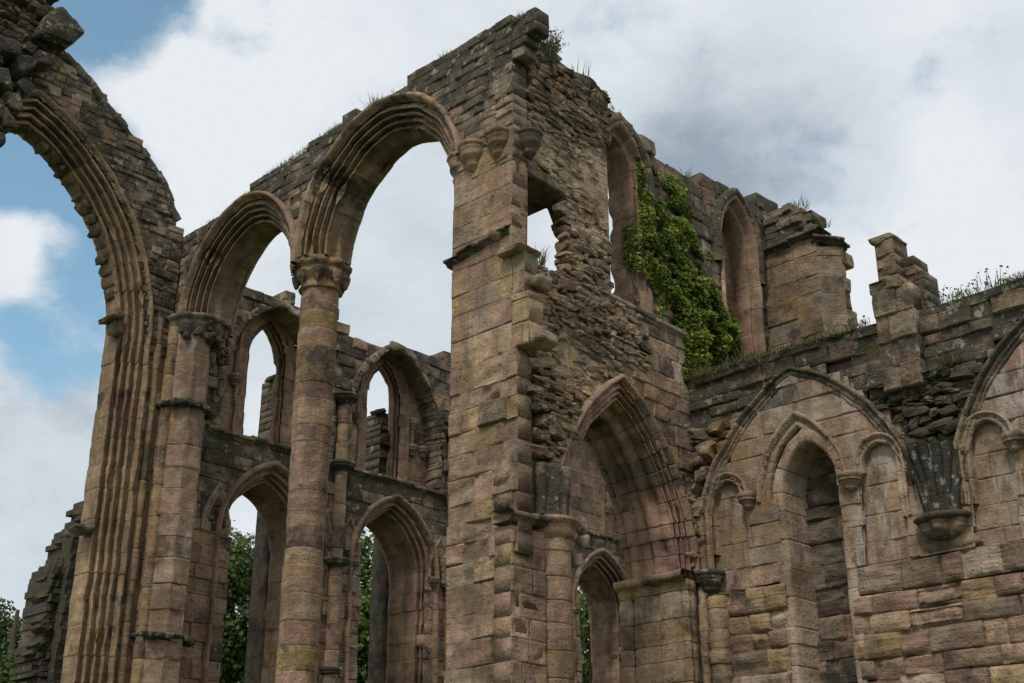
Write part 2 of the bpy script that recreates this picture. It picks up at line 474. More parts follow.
def drums(mb, c, r, z0, z1, h=(.3, .48), N=26, palette=None, seed=1, lobes=0, la=0., bulge=.0, rot=0., er=0., sx=1., sy=1., a0=0., a1=2 * PI, j=.014):
    R = np.random.default_rng(seed); prof = []; per = []; z = z0; k = 0
    while z < z1 - .02:
        hh = R.uniform(*h)
        if z + hh > z1 - .12: hh = z1 - z
        dr = R.normal() * .006
        for t in (0, .02, .06, .3, .5, .7, .94, .98):
            e = 4 * t * (1 - t)
            prof.append((r + dr - (j if t == 0 else 0) + bulge * (e - .5) + er * R.normal() * .5, z + hh * t, 1)); per.append(k)
        z += hh; k += 1
    prof.append((r, z1, 1)); per.append(k)
    lathe(mb, c, prof, N, a0, a1, lobes, la, palette, seed, per, rot=rot, sx=sx, sy=sy)
def corbel_profile(r, h, tail=.0):
    """abacus on a bell that tapers to a point; z from -h to 0"""
    p = [(0.001, 0), (r * .95, 0), (r * 1.06, -.012), (r * 1.08, -.05), (r * 1.0, -.075), (r * .93, -.085), (r * .98, -.105), (r * .93, -.125),
         (r * .86, -h * .42), (r * .90, -h * .47), (r * .84, -h * .52), (r * .62, -h * .68), (r * .5, -h * .76), (r * .55, -h * .80), (r * .5, -h * .85), (r * .25, -h * .96), (.001, -h - tail)]
    return [(a, b, .4) for a, b in p]
def corbel(c, r, h, name, parent, mat=None, seed=1, age=.4, lobes=0, la=0., tail=0., sx=1., sy=1.):
    mb = MB(); lathe(mb, c, corbel_profile(r, h, tail), 20, lobes=lobes, la=la, palette=pal(P_MAIN, age), seed=seed, sx=sx, sy=sy)
    return own(mb.build(name, mat or M_MLD, None), parent)
def bar(mb, fr, pts, w, h, n0, n1, palette, seed=1, flip=False, jl=.6):
    """a string course / coping strip along (u,z) points"""
    prof = [(-h / 2, n0), (-h / 2, -.02), (-h * .38, n1 * .35), (-h * .12, n1 * .45), (-h * .08, n1 * .97), (-h * .04, n1), (h * .22, n1), (h * .25, n1 * .97), (h / 2, .0), (h / 2, n0)]
    sweep(mb, fr, pts, prof[::-1], palette, seed, vs=jl, flip=flip, jit=.012)
def box(mb, lo, hi, tint):
    x0, y0, z0 = lo; x1, y1, z1 = hi
    v = [(x0, y0, z0), (x1, y0, z0), (x1, y1, z0), (x0, y1, z0), (x0, y0, z1), (x1, y0, z1), (x1, y1, z1), (x0, y1, z1)]
    mb.add(v, [[0, 3, 2, 1], [4, 5, 6, 7], [0, 1, 5, 4], [1, 2, 6, 5], [2, 3, 7, 6], [3, 0, 4, 7]], tint=tint)
def prism(mb, fr, poly, n0, n1, tint, flip=False):
    """solid flat core from a (u,z) outline; fan-triangulated by ear via bmesh-free tessellation"""
    from mathutils.geometry import tessellate_polygon
    from mathutils import Vector
    p = np.asarray(poly, float); k = len(p)
    tr = np.array(tessellate_polygon([[Vector((a, b, 0)) for a, b in p]]))
    v = np.concatenate([fr(p[:, 0], p[:, 1], np.full(k, n0)), fr(p[:, 0], p[:, 1], np.full(k, n1))])
    mb.add(v, [[i, (i + 1) % k, (i + 1) % k + k, i + k] for i in range(k)], np.concatenate([tr, tr[:, ::-1] + k]), tint=tint)
CORE = (.16, .13, .10, .35)
exec_parts = []

# ================================================================== CAMERA
AZ = math.radians(43.7); PITCH = math.radians(22.7)
cam = bpy.data.cameras.new('camera'); cam.lens = 1290 / 1024 * 36; cam.sensor_width = 36; cam.clip_end = 3000; cam.clip_start = .1
co = bpy.data.objects.new('camera', cam); COL.objects.link(co); SC.camera = co
co.location = (-11.197, -10.718, 1.6)
co.rotation_euler = (PI / 2 + PITCH, 0, AZ - PI / 2)

# ================================================================== SKY AND LIGHT
SUN_EL, SUN_AZ = math.radians(52), math.radians(200)     # azimuth measured ccw from +x
w = bpy.data.worlds.new('World'); SC.world = w; w.use_nodes = True
N = NT(w.node_tree); bg = w.node_tree.nodes['Background']
sky = N.n('ShaderNodeTexSky', sky_type='NISHITA'); sky.sun_disc = False
sky.sun_elevation = SUN_EL; sky.sun_rotation = PI / 2 - SUN_AZ; sky.air_density = 1.; sky.dust_density = .4; sky.ozone_density = 2.
tc = N.n('ShaderNodeTexCoord'); dirv = tc.outputs['Generated']
sp = N.n('ShaderNodeSeparateXYZ'); N.link(dirv, sp.inputs[0])
den = N.math('ADD', N.math('MAXIMUM', sp.outputs[2], 0.), .28)
cx = N.math('DIVIDE', sp.outputs[0], den); cy = N.math('DIVIDE', sp.outputs[1], den)
cb = N.n('ShaderNodeCombineXYZ'); N.link(cx, cb.inputs[0]); N.link(cy, cb.inputs[1]); CP = cb.outputs[0]
def blob(d, inner, outer):
    d = np.array(d, float); d /= np.linalg.norm(d)
    vm = N.n('ShaderNodeVectorMath', operation='DOT_PRODUCT'); N.link(dirv, vm.inputs[0]); vm.inputs[1].default_value = tuple(d)
    return N.mapr(vm.outputs['Value'], math.cos(math.radians(outer)), math.cos(math.radians(inner)))
n_cov = N.noise(dirv, (4., 4., 6.5), 9, .58, off=(3.1, 1.7, 0), dist=.25)
n_fine = N.noise(dirv, (12., 12., 19.), 8, .62, off=(1.3, 6.7, 2), dist=.25)
n_val = N.noise(dirv, (3.4, 3.4, 5.5), 8, .58, off=(8.2, 4.9, 1), dist=.25)
cov = N.math('ADD', N.math('MULTIPLY', n_cov, .7), N.math('MULTIPLY', n_fine, .48))
def plus(a, b, k): return N.math('MULTIPLY_ADD', b, k, a)
cov = N.math('ADD', cov, .18)
cov = plus(cov, blob((.365, .806, .466), 1, 5.2), -.36)
cov = plus(cov, blob((.37, .823, .418), .6, 2.6), .26)
cov = plus(cov, blob((.33, .84, .41), .6, 3.), .2)
cov = plus(cov, blob((.403, .833, .375), 1, 4.2), -.26)
cov = plus(cov, blob((.345, .735, .59), 1, 4.4), -.44)
cov = plus(cov, blob((.425, .69, .592), 1, 3.0), -.20)
cov = plus(cov, blob((.36, .87, .335), 1, 4.0), -.14)
mask = N.mapr(cov, .46, .70)
val = N.math('ADD', N.math('MULTIPLY', n_val, .50), N.math('MULTIPLY', n_fine, .46))
val = plus(val, blob((.737, .446, .508), .5, 7.5), -.34)
val = N.math('ADD', val, .085)
val = plus(val, blob((.70, .50, .47), 1, 5), -.14)
val = plus(val, blob((.584, .677, .449), 2, 9), -.15)
val = plus(val, blob((.409, .873, .267), 2, 9), -.20)
val = plus(val, blob((.44, .72, .54), 2, 10), .16)
val = plus(val, blob((.82, .36, .44), 2, 7), .14)
val = plus(val, blob((.38, .83, .415), 1, 5), .10)
cr = N.n('ShaderNodeValToRGB'); N.link(val, cr.inputs[0])
e = cr.color_ramp.elements
e[0].position = .14; e[0].color = (.285, .34, .40, 1)
e[1].position = .66; e[1].color = (.70, .735, .765, 1)
m_ = cr.color_ramp.elements.new(.38); m_.color = (.53, .59, .645, 1)
cl = N.n('ShaderNodeVectorMath', operation='SCALE'); N.link(cr.outputs[0], cl.inputs[0]); cl.inputs['Scale'].default_value = 6.67
skyc = N.n('ShaderNodeVectorMath', operation='MULTIPLY_ADD'); N.link(sky.outputs[0], skyc.inputs[0]); skyc.inputs[1].default_value = (.95, 1.05, .88); skyc.inputs[2].default_value = (.2, .34, .42)
N.link(N.mix(mask, skyc.outputs[0], cl.outputs[0]), bg.inputs[0])
bg.inputs[1].default_value = .15
sd = bpy.data.lights.new('sun', 'SUN'); sd.energy = 1.5; sd.angle = math.radians(11); sd.color = (1, .95, .87)
so = bpy.data.objects.new('sun', sd); COL.objects.link(so)
from mathutils import Vector
so.rotation_euler = Vector((-math.cos(SUN_AZ) * math.cos(SUN_EL), -math.sin(SUN_AZ) * math.cos(SUN_EL), -math.sin(SUN_EL))).to_track_quat('-Z', 'Y').to_euler()
vs_ = SC.view_settings; vs_.view_transform = 'Standard'; vs_.look = 'None'; vs_.exposure = .20; vs_.gamma = 1

# ================================================================== GROUND
mb = MB(); g = np.linspace(-1, 1, 61); g = np.sign(g) * np.abs(g) ** 2.2 * 900
X, Y = np.meshgrid(g, g, indexing='ij')
Zg = .12 * fbm(X * .15, Y * .15, 1.) * np.clip(np.hypot(X, Y) / 20, 0, 1) + np.clip((Y * .7 + X * .7 - 45) / 90, 0, 1) * 5
idx = np.arange(X.size).reshape(X.shape)
mb.add(np.stack([X, Y, Zg], -1), np.stack([idx[:-1, :-1], idx[1:, :-1], idx[1:, 1:], idx[:-1, 1:]], -1).reshape(-1, 4))
gr = mb.build('ground', M_GND, None, wob=0); gr['kind'] = 'structure'

# ================================================================== ARCADE WALL (plane x = 0, two tall arches)
FA = frA(0.); TA = 1.0
arc = thing('arcade_wall', 'high wall with sloping broken top on two tall moulded arches flanking the round column', 'wall', (.5, 4.8, 0))
A2c = (2.90, 1.50, 11.0, 1.58); A1c = (6.50, 1.25, 10.9, 1.38)
def old_top(z0, z1): return lambda u, z: .15 + .8 * max(0, min(1, (z - z0) / (z1 - z0)))
def topA(u):
    return np.interp(u, [-.6, -.1, .35, 1.2, 1.9, 2.5, 3.1, 4.0, 5.0, 5.8, 6.35, 7.2, 7.9, 8.5], [12.9, 13.22, 13.30, 13.24, 13.30, 13.16, 13.2, 13.16, 13.05, 12.98, 12.9, 12.75, 12.6, 12.6])
cuts = [arch_poly(*A2c, zb=9., off=.36), arch_poly(*A1c, zb=9., off=.34)]
mb = MB()
for ua_, ub_, T_, s_ in ((.32, 8.4, TA, 11), (-.02, .32, .3, 12)): ashlar(mb, FA, ua_, ub_, 10.9, 13.45, T_, keep=lambda u, z, R: z < topA(u) - .06 + .03 * R.normal() and not (1.15 < u < 7.5 and z < 11.1), cut=cuts, rh=(.13, .21), bl=(.2, .5),
       palette=pal(P_OLD, old_top(11.2, 12.9)), seed=s_, flip=True, rel=.008, rough=.009, jd=.018, joint=.010)
ashlar(mb, FA, -.50, -.02, 12.3, 13.12, .28, keep=lambda u, z, R: z > 12.86 - .9 * (u + .5) and z < 13.1 + .3 * u + .12, rh=(.12, .17), bl=(.16, .3), palette=pal(P_OLD, .8), seed=13, flip=True, rel=.02, rough=.014, jd=.03)
own(mb.build('masonry', M_OLD), arc)
for k, (A, sd_) in enumerate(((A2c, 3), (A1c, 9))):
    mb = MB(); pa = arch_pts(*A, n=22, zb=A[2] - .05)
    sweep(mb, FA, pa, full_profile((.46, .44)[k], 0., TA, .30, 4, hood=.085, hollow=1.0), pal(P_MAIN, lambda u, z: .12 + .35 * max(0, (z - 11.6) / 1.2)), sd_, vs=.34, flip=True, groove=.010, jit=.004, keep=(lambda u, z: not (u < 2.6 and z < 11.18)) if k == 0 else None)
    own(mb.build('arch', M_MLD), arc)

# ------------------------------------------------------------------ tall column
ccx, ccy = .50, 4.80
colm = thing('round_column', 'tall round column of banded stone drums with clustered capital between the two tall arches', 'column', (ccx, ccy, 0))
mb = MB(); drums(mb, (ccx, ccy, 0), .300, .5, 10.46, h=(.24, .44), palette=pal(dict(BROWN=3, PINK=3, OCH=2.4, PURP=2), .14, .08, .85), seed=4, N=36, er=.003, bulge=.0, j=.008)
own(mb.build('shaft', M_ASH), colm)
mb = MB()
capP = [(.33, -.52, .1), (.36, -.51, .1), (.385, -.48, .1), (.36, -.455, .1), (.345, -.42, .2), (.35, -.36, .4), (.37, -.33, .8), (.41, -.30, 1), (.44, -.25, 1.), (.46, -.22, 1.), (.43, -.19, 1.), (.43, -.16, 1), (.45, -.14, 1), (.495, -.11, 1), (.505, -.06, 1), (.48, -.03, 1), (.46, -.01, 1), (.43, 0.0, 1), (.3, .02, .3), (.001, .02, 0)]
lathe(mb, (ccx, ccy, 10.97), [(a_ * .92, b_, c_) for a_, b_, c_ in capP], 96, lobes=8, la=.085, palette=pal(P_MAIN, .4), seed=2)
cp = own(mb.build('capital', M_OLD), colm)
for i in range(8):      # small corbel drops under each lobe
    mb = MB(); a = 2 * PI * i / 8
    lathe(mb, (ccx + .40 * math.cos(a), ccy + .40 * math.sin(a), 10.66), [(.085, .08, 1), (.08, .02, 1), (.065, -.03, 1), (.045, -.08, 1), (.035, -.11, 1), (.001, -.14, 1)], 12, palette=pal(P_MAIN, .5), seed=i)
    own(mb.build('drop', M_OLD), cp)
mb = MB(); lathe(mb, (ccx, ccy, .0), [(.001, 0, 1), (.7, 0, 1), (.7, .25, 1), (.6, .3, 1), (.52, .4, 1), (.45, .48, 1), (.4, .5, 1), (.3, .5, 1)], 32, palette=pal(P_MAIN, .3))
own(mb.build('base', M_ASH), colm)

# ================================================================== CORNER PIER
pier = thing('corner_pier', 'tall smooth-faced corner pier with carved corbels near its top and a half-round shaft', 'pier', (.6, .6, 0))
PA = pal(dict(BROWN=5, PINK=3, OCH=1.3, GREY=2, PALE=.6), lambda u, z: .12 + .45 * max(0, (z - 10.5) / 2.5), .10)
mb = MB()
ashlar(mb, FA, .0, 1.15, 8.0, 11.15, .32, rh=(.30, .40), bl=(.38, .7), palette=PA, seed=21, flip=True, rel=.004, rough=.005, joint=.006, jd=.014, chip=.06)
ashlar(mb, FA, -.22, .0, 8.75, 9.35, .3, rh=(.28, .34), bl=(.2, .3), palette=PA, seed=22, flip=True, rel=.006)
ashlar(mb, FA, -.30, .0, 8.0, 8.75, .3, rh=(.28, .34), bl=(.25, .35), palette=PA, seed=23, flip=True, rel=.006)
ashlar(mb, FA, -.05, 1.15, 0., 4.0, .5, rh=(.30, .40), bl=(.35, .7), palette=pal(P_LOW, .12), seed=24, flip=True, rel=.008, erode=.02, step=.14)
ashlar(mb, FA, -.05, 1.15, 4.0, 5.3, .5, rh=(.30, .40), bl=(.35, .7), palette=pal(P_LOW, .12), seed=24, flip=True, rel=.010, erode=.035, step=.07, jd=.02)
ashlar(mb, FA, -.10, 1.15, 5.3, 8.0, .28, rh=(.24, .36), bl=(.25, .6), palette=pal(P_LOW, .12), seed=25, flip=True, rel=.014, erode=.075, step=.05, jd=.02, joint=.012)
# the side away from the camera and the left return
FBp = lambda u, z, n: np.stack(np.broadcast_arrays(u, 1.15 + n, z), -1)
ashlar(mb, FBp, .0, 1.3, 0., 11.15, 0, rh=(.3, .4), bl=(.4, .7), palette=PA, seed=26, flip=True, jd=.012, rel=.003, cut=[[(.30, 9.35), (1.31, 9.35), (1.31, 10.72), (.30, 10.72)]], step=.15)
# quoins above the corbels, on the broken side
FBq = frB(0.)
ashlar(mb, FBq, .02, .30, 9.35, 12.2, .30, rh=(.30, .40), bl=(.26, .34), palette=PA, seed=27, rel=.004, joint=.006, jd=.014)
own(mb.build('masonry', M_ASH), pier)
mb = MB()   # solid heart behind the faces
box(mb, (.24, .16, 5.4), (1.06, 1.12, 9.30), CORE); box(mb, (.3, .2, 0), (1.1, 1.1, 5.5), CORE); box(mb, (.28, .3, 10.74), (1.27, 1.12, 12.6), CORE)
box(mb, (.05, .28, 9.3), (.30, 1.1, 12.6), CORE)
own(mb.build('core', M_DRK, wob=0), pier)
for (y, x, r, h, sd_, tl) in ((1.12, .12, .20, .48, 1, .05), (.76, .0, .21, .44, 2, .02), (.26, .02, .20, .42, 3, .02), (-.06, .30, .18, .42, 4, .0)):
    corbel((x, y, 11.36), r, h, 'corbel', pier, M_MLD, sd_, age=.42, tail=tl)
# carved respond cluster hanging at the arch side of the pier
mb = MB()
for k, (dx, dz, rr) in enumerate(((.30, -.42, .13), (.42, -.60, .12), (.5, -.78, .10), (.3, -.70, .11), (.45, -.95, .07))):
    lathe(mb, (dx, 1.2, 11.28 + dz), corbel_profile(rr, .3, .02), 14, palette=pal(P_OLD, .5), seed=40 + k)
lathe(mb, (.62, 1.18, 11.26), [(.001, 0, 1), (.40, 0, 1), (.43, -.05, 1), (.38, -.10, 1), (.36, -.2, 1), (.25, -.36, 1), (.12, -.5, 1), (.001, -.55, 1)], 24, lobes=6, la=.07, palette=pal(P_OLD, .5), seed=46)
own(mb.build('respond_capital', M_OLD), pier)
mb = MB()
bar(mb, FA, [(-.02, 11.40), (.30, 11.39), (.55, 11.34), (.86, 11.40), (1.15, 11.38)], 0, .0001, -.05, .0, PA, 5, flip=True)
mb = MB()
bar(mb, FA, [(.02, 9.72), (.45, 9.70), (.75, 9.66), (1.24, 9.62)], .0, .13, -.08, .11, pal(P_OLD, .75), 5, flip=True, jl=.3)
lathe(mb, (-.02, .24, 9.74), [(.001, .06, 1), (.10, .06, 1), (.12, .03, 1), (.11, -.03, 1), (.07, -.08, 1), (.001, -.11, 1)], 16, palette=pal(P_OLD, .7), seed=6)
own(mb.build('string_course', M_OLD), pier)
mb = MB()
R = np.random.default_rng(5)
for (y, z, n, w_, h_, d_, rt) in ((-.06, 9.37, -.1, .36, .10, .5, .05), (-.34, 8.10, -.24, .26, .22, .4, .0), (-.30, 8.92, -.26, .16, .16, .3, .1)):
    mb = MB(); lump(mb, FA, y, z, n, w_, h_, d_, rt, (.33, .24, .16, .35), R, .03, flip=True); own(mb.build('broken_springer', M_ASH), pier)
# half-round respond shaft and vault springer on its right
mb = MB()
PR = pal(dict(PINK=4, BROWN=3, PURP=2, OCH=.6), .12, .08)
ashlar(mb, frB(-.07), -.05, .56, 0., 5.64, .3, rh=(.24, .34), bl=(.28, .62), palette=PR, seed=31, rel=.008, erode=.02, jd=.028, joint=.014, step=.07)
drums(mb, (.83, .14, 0), .31, 0., 5.62, h=(.24, .34), palette=PR, seed=31, N=30, bulge=.006, er=.004, j=.022)
drums(mb, (1.08, .40, 0), .12, 0., 5.62, h=(.24, .34), palette=PR, seed=32, N=16, j=.014)
own(mb.build('respond_shaft', M_ASH), pier)
mb = MB()
bar(mb, frB(-.07), [(-.12, 5.76), (.3, 5.76), (.62, 5.76)], 0, .16, -.3, .10, pal(P_MAIN, .5), 5, jl=.5)
lathe(mb, (.82, .12, 5.86), [(.001, .0, 0), (.38, .0, .5), (.42, -.02, .6), (.425, -.06, .6), (.37, -.09, .6), (.34, -.13, .6), (.36, -.16, .6), (.33, -.22, 1), (.29, -.28, 1), (.2, -.3, 1)], 48, palette=pal(P_MAIN, .45), seed=7)
R = np.random.default_rng(8)
for i in range(14):
    lump(mb, frB(0.), 1.16 + .13 * R.normal(), 5.72 + .17 * R.normal(), .02 + .08 * R.normal(), .14, .14, .14, R.normal(), (.30, .23, .18, .25), R, .2)
own(mb.build('respond_capital', M_MLD), pier)
mb = MB()
ashlar(mb, frB(-.02), -.02, .36, 5.86, 6.55, .3, rh=(.3, .36), bl=(.2, .3), palette=pal(dict(BROWN=2, DARK=2), .6), seed=33, rel=.01)
lathe(mb, (.72, .22, 5.86), [(.38, 0, 1), (.38, .12, 1), (.39, .3, 1), (.41, .45, 1), (.43, .60, 1), (.42, .66, 1), (.36, .68, 1), (.001, .70, 0)], 120, lobes=12, la=.10, rot=math.radians(230), palette=pal(dict(DARK=5, GREY=1), .95), seed=9)
own(mb.build('vault_springer', M_OLD), pier)

# ================================================================== BROKEN TRANSEPT WALL (plane y = 0 below, y = .2 above)
tw = thing('broken_wall', 'rubble-cored wall torn open beside the corner pier, tall lancets above its pointed doorway arch', 'wall', (3, .5, 0))
FB0 = frB(0.); FBl = frB(-.08); FB2 = frB(.20)
DA = (2.25, 1.24, 5.62, 2.24)        # lower arch
dcut = arch_poly(*DA, zb=0., off=.20)
lan = (2.66, .42, 11.75, .76)        # first lancet
lan2 = (5.82, .38, 11.70, .74)
lcut = arch_poly(*lan, zb=9.5, off=.16); l2cut = arch_poly(*lan2, zb=9.3, off=.16)
def topB(u):
    return np.interp(u, [0, .3, .5, .75, 1.2, 1.7, 2.2, 2.5, 3.3, 3.5, 3.9, 4.4, 5.2, 5.9, 6.6], [12.7, 12.75, 12.9, 12.95, 12.72, 12.95, 12.95, 12.98, 12.74, 12.55, 12.45, 12.5, 12.66, 12.88, 12.9])
mb = MB()
PU = pal(dict(GREY=4, BROWN=2, PINK=.6, DARK=2), lambda u, z: .50 + .4 * max(0, (z - 11.0) / 1.8), .12)
ashlar(mb, FB2, 3.05, 7.3, 8.3, 13.1, .55, keep=lambda u, z, R: z < topB(u) + .05 * R.normal(), cut=[lcut, l2cut], rh=(.20, .30), bl=(.26, .55), palette=PU, seed=51, rel=.014, rough=.010, jd=.035, joint=.013)
ashlar(mb, FB2, 1.75, 3.05, 11.0, 13.1, .55, keep=lambda u, z, R: z < topB(u) + .04 * R.normal() and (u > 2.0 or z > 12.0), cut=[lcut], rh=(.20, .30), bl=(.22, .45), palette=PU, seed=52, rel=.014, rough=.010, jd=.035, joint=.013)
ashlar(mb, FB2, 1.98, 2.32, 9.5, 11.4, .55, cut=[lcut], rh=(.22, .42), bl=(.3, .36), palette=pal(P_MAIN, .25), seed=53, rel=.03, rough=.010, jd=.03)
# lower wall right of the doorway arch, up to the weathered set-off
ashlar(mb, FB0, 2.35, 4.0, 5.5, 9.3, 1.1, keep=lambda u, z, R: z > 7.2 and u > 2.2 + .4 * (9.3 - z) * .6 - .15, cut=[dcut], rh=(.22, .34), bl=(.3, .7), palette=pal(P_MAIN, .38), seed=54, rel=.012, rough=.010)
own(mb.build('masonry', M_ASH), tw)
# torn core
MORT = (.30, .225, .15, .3)
sqpoly = [(.20, 9.42), (1.02, 9.42), (.98, 9.9), (1.02, 10.3), (1.15, 10.82), (.20, 10.82)]
lring = arch_poly(*lan, zb=9.2, off=.2)
def keep_up(u, z):
    if z > topB(u) + .06: return False
    if u < .34 and z > 9.3: return False
    if z > 9.2 and u > 2.03 and not (z > 12.1 and u < 2.2): return False
    if inside(sqpoly, [u], [z])[0]: return False
    return True
def base_up(u, z):
    return .06 * math.sin(z * 2.1) + .03 - .10 * max(0, u - 1.5)
mb = MB()
rubble(mb, FB0, keep_up, .26, 2.2, 9.28, 13.0, w=(.10, .27), h=(.05, .105), d=(.16, .26), base=base_up, amp=.018, tilt=.08, palette=pal(P_RUB, lambda u, z: .25 + .4 * max(0, (z - 11) / 2)), seed=61, slope=-.05)
own(mb.build('upper_rubble', M_RUB, smooth=False), tw)
mb = MB()
hood = arch_poly(*DA, zb=5.0, off=.30)
def keep_lo(u, z):
    if inside(hood, [u], [z])[0]: return False
    if z < 6.62 and u < 1.2: return False
    if z > 9.34: return False
    if u < .24 or (u < .34 and z < 7.2): return False
    lim = 2.75 + .5 * math.sin(z * 3) * .4
    return u < lim or z < 7.9
def base_lo(u, z):
    return .02 + .14 * max(0, 1 - u / 1.2) * (1 if z < 9 else .4) + .05 * math.sin(z * 2.7 + u)
rubble(mb, FB0, lambda u, z: keep_lo(u, z) and not (u > 2.9 and z < 7.9), .16, 3.95, 5.7, 9.36, w=(.10, .28), h=(.055, .12), d=(.16, .28), base=base_lo, amp=.022, tilt=.09, palette=pal(P_RUB, .22), seed=62, slope=-.04)
own(mb.build('lower_rubble', M_RUB, smooth=False), tw)
mb = MB()
rubble(mb, FB0, lambda u, z: keep_lo(u, z) and u > 2.9 and z < 7.9, .16, 3.95, 5.7, 9.36, w=(.10, .28), h=(.055, .12), d=(.16, .28), base=base_lo, amp=.022, tilt=.09, palette=pal(P_RUB, .22), seed=62, slope=-.04)
own(mb.build('corner_rubble', M_RUB, smooth=False), tw)
mb = MB()
prism(mb, FB0, [(.32, 10.74), (1.30, 10.74), (1.6, 10.2), (1.65, 9.33), (2.16, 9.33), (2.16, 12.2), (2.0, 12.80), (.34, 12.7)], -.045, -.5, MORT)
d2 = arch_pts(*DA, off=.30)
prism(mb, FB0, [(.14, 6.5), (.14, 9.28), (3.95, 9.24), (3.95, 5.6)] + [tuple(p) for p in d2[::-1]] + [(d2[0][0], 6.3)], -.035, -1.05, MORT)
own(mb.build('core', M_DRK, wob=0), tw)
mb = MB()
lp = [(.20, .04), (.19, .075), (.15, .085), (.12, .04), (.10, -.01), (.085, -.06), (.05, -.09), (.03, -.07), (.0, -.10), (0, -.34), (.02, -.40), (.0, -.46), (.0, -.57)]
own_l = []
for A_, sd_ in ((lan, 1), (lan2, 2)):
    mbx = MB(); sweep(mbx, FB2, arch_pts(*A_, zb=9.36, n=16), lp, pal(dict(PINK=4, BROWN=3, PURP=1), lambda u, z: .08 + .5 * max(0, (z - 12.3))), sd_, vs=.42)
    ls_ = own(mbx.build('lancet_surround', M_MLD), tw)
    mbx = MB()   # heavy hood mould over each lancet
    sweep(mbx, FB2, arch_pts(*A_, zb=A_[2] - .55, n=16, off=.24), [(.10, -.04), (.11, .05), (.07, .11), (.0, .12), (-.05, .08), (-.06, -.02)], pal(P_OLD, .7), sd_ + 5, vs=.3)
    own(mbx.build('hood_mould', M_OLD), ls_)
mb = MB()     # sloping sill / set-off line under the lancets
bar(mb, FB0, [(1.35, 9.44), (2.0, 9.40), (2.7, 9.38), (3.95, 9.34)], 0, .16, -.32, .05, pal(P_OLD, .6), 8)
own(mb.build('sill', M_OLD), tw)
mb = MB()     # blind back of the second lancet (built up)
ashlar(mb, frB(.62), 5.5, 6.5, 9.0, 12.6, .1, palette=pal(dict(PINK=3, BROWN=3, PURP=1), .1), seed=58, rel=.004, jd=.014)
own(mb.build('lancet_infill', M_ASH), tw)
mb = MB()     # flat lintel over the square opening
lump(mb, FB0, .70, 10.80, -.24, .95, .15, .48, -.02, (.22, .175, .12, .4), np.random.default_rng(3), .03)
own(mb.build('lintel', M_RUB), tw)
# doorway arch: hood, mouldings, deep soffit with two ribs
dp = [(.33, -.06), (.33, .05), (.305, .09), (.27, .09), (.25, .03), (.245, -.01)] + rollmould(.24, .02, .0, -.12, 3, .95) + [(0., -.15), (0., -.24), (.012, -.26),
      (.02, -.28), (.0, -.31), (-.05, -.33), (-.085, -.37), (-.085, -.42), (-.05, -.46), (.0, -.48), (.025, -.51), (.0, -.53), (0, -.66), (.02, -.69), (0., -.71), (-.05, -.73), (-.085, -.77), (-.085, -.82), (-.05, -.86), (0, -.88), (.02, -.91), (0, -.93), (0, -1.0), (.05, -1.06), (.10, -1.1)]
mb = MB()
keepd = lambda u, z: not (u < 1.6 and z < 6.46)
pth = arch_pts(*DA, n=26, zb=5.58)
sweep(mb, FB0, pth, dp, pal(dict(PINK=4, BROWN=2, PURP=2.4, DARK=.6), .10, .12), 14, vs=.23, keep=keepd, groove=.022, jit=.008, vcon=1.)
own(mb.build('doorway_arch', M_MLD), tw)
# right jamb of the doorway: three bulging shafts, abacus
mb = MB()
PJ = pal(dict(OCH=3., BROWN=3, PINK=1.4, PALE=1), .18, .10)
for k, (yy, r_) in enumerate(((.24, .30), (.68, .30), (1.04, .12), (.0, .07))):
    drums(mb, (3.64 - (.12 if r_ < .2 else 0), yy, 0), r_, 0., 5.52, h=(.22, .38), palette=PJ, seed=70, N=24, bulge=.016, er=.010, j=.03, sx=.62)
box(mb, (3.56, .02, 0), (4.2, 1.08, 5.5), CORE)
own(mb.build('jamb', M_ASH), tw)
mb = MB()
FJ = frA(3.50)
sweep(mb, FJ, [(1.16, 5.56), (.8, 5.57), (.4, 5.57), (-.06, 5.58)][::-1], [(.07, -.5), (.07, .10), (.05, .14), (-.02, .15), (-.05, .12), (-.06, .06), (-.10, .03), (-.14, -.04)], pal(P_MAIN, .4), 3, flip=True, vs=.5)
own(mb.build('impost', M_MLD), tw)
mb = MB()
ashlar(mb, frB(1.12), 2.9, 4.2, 0., 9.2, 0.03, keep=lambda u, z, R: False, seed=1)
# left jamb behind the respond
box(mb, (.95, .5, 0), (1.12, 1.05, 6.4), (.24, .18, .13, .2))
box(mb, (3.97, .28, 0), (5.4, 1.04, 8.45), CORE)
own(mb.build('jamb', M_ASH, wob=0), tw)

# ================================================================== AISLE WALL with blind arches (plane x = 3.91)
XA = 3.91; FW = frA(XA); TW = 1.0
aw = thing('aisle_wall', 'lower aisle wall with blind pointed arches, mossy coping and rough many-coloured stone courses', 'wall', (XA, -4, 0))
PER = 3.88
bays = [(-1.78, 0), (-1.78 - PER, 1)]
PLW = pal(dict(OCH=2.4, BROWN=2.4, PINK=1.6, PURP=2.8, PALE=1., DARK=.7), .14, .12, .66)
PUP = pal(dict(PINK=3, BROWN=3, GREY=2, PALE=1), .10, .09)
bigs = [arch_poly(c, 1.76, 5.7, 2.58, zb=5.6, off=.03) for c, k in bays]
mids = [(c + .02, .52, 6.55, .92) for c, k in bays]        # moulded window arch
doors = [(c - .10, .40, 6.55, .68) for c, k in bays]
subs = [[(c + 1.24, .24, 6.66, .26), (c - 1.16, .25, 6.70, .27)] for c, k in bays]
cuts_in = []
for k in range(2):
    cuts_in.append(arch_poly(*mids[k], zb=6.52, off=.12)); cuts_in.append(arch_poly(*doors[k], zb=0., off=.12))
    for s_ in subs[k]:
        cuts_in.append(arch_poly(*s_, zb=5.36, off=.06))
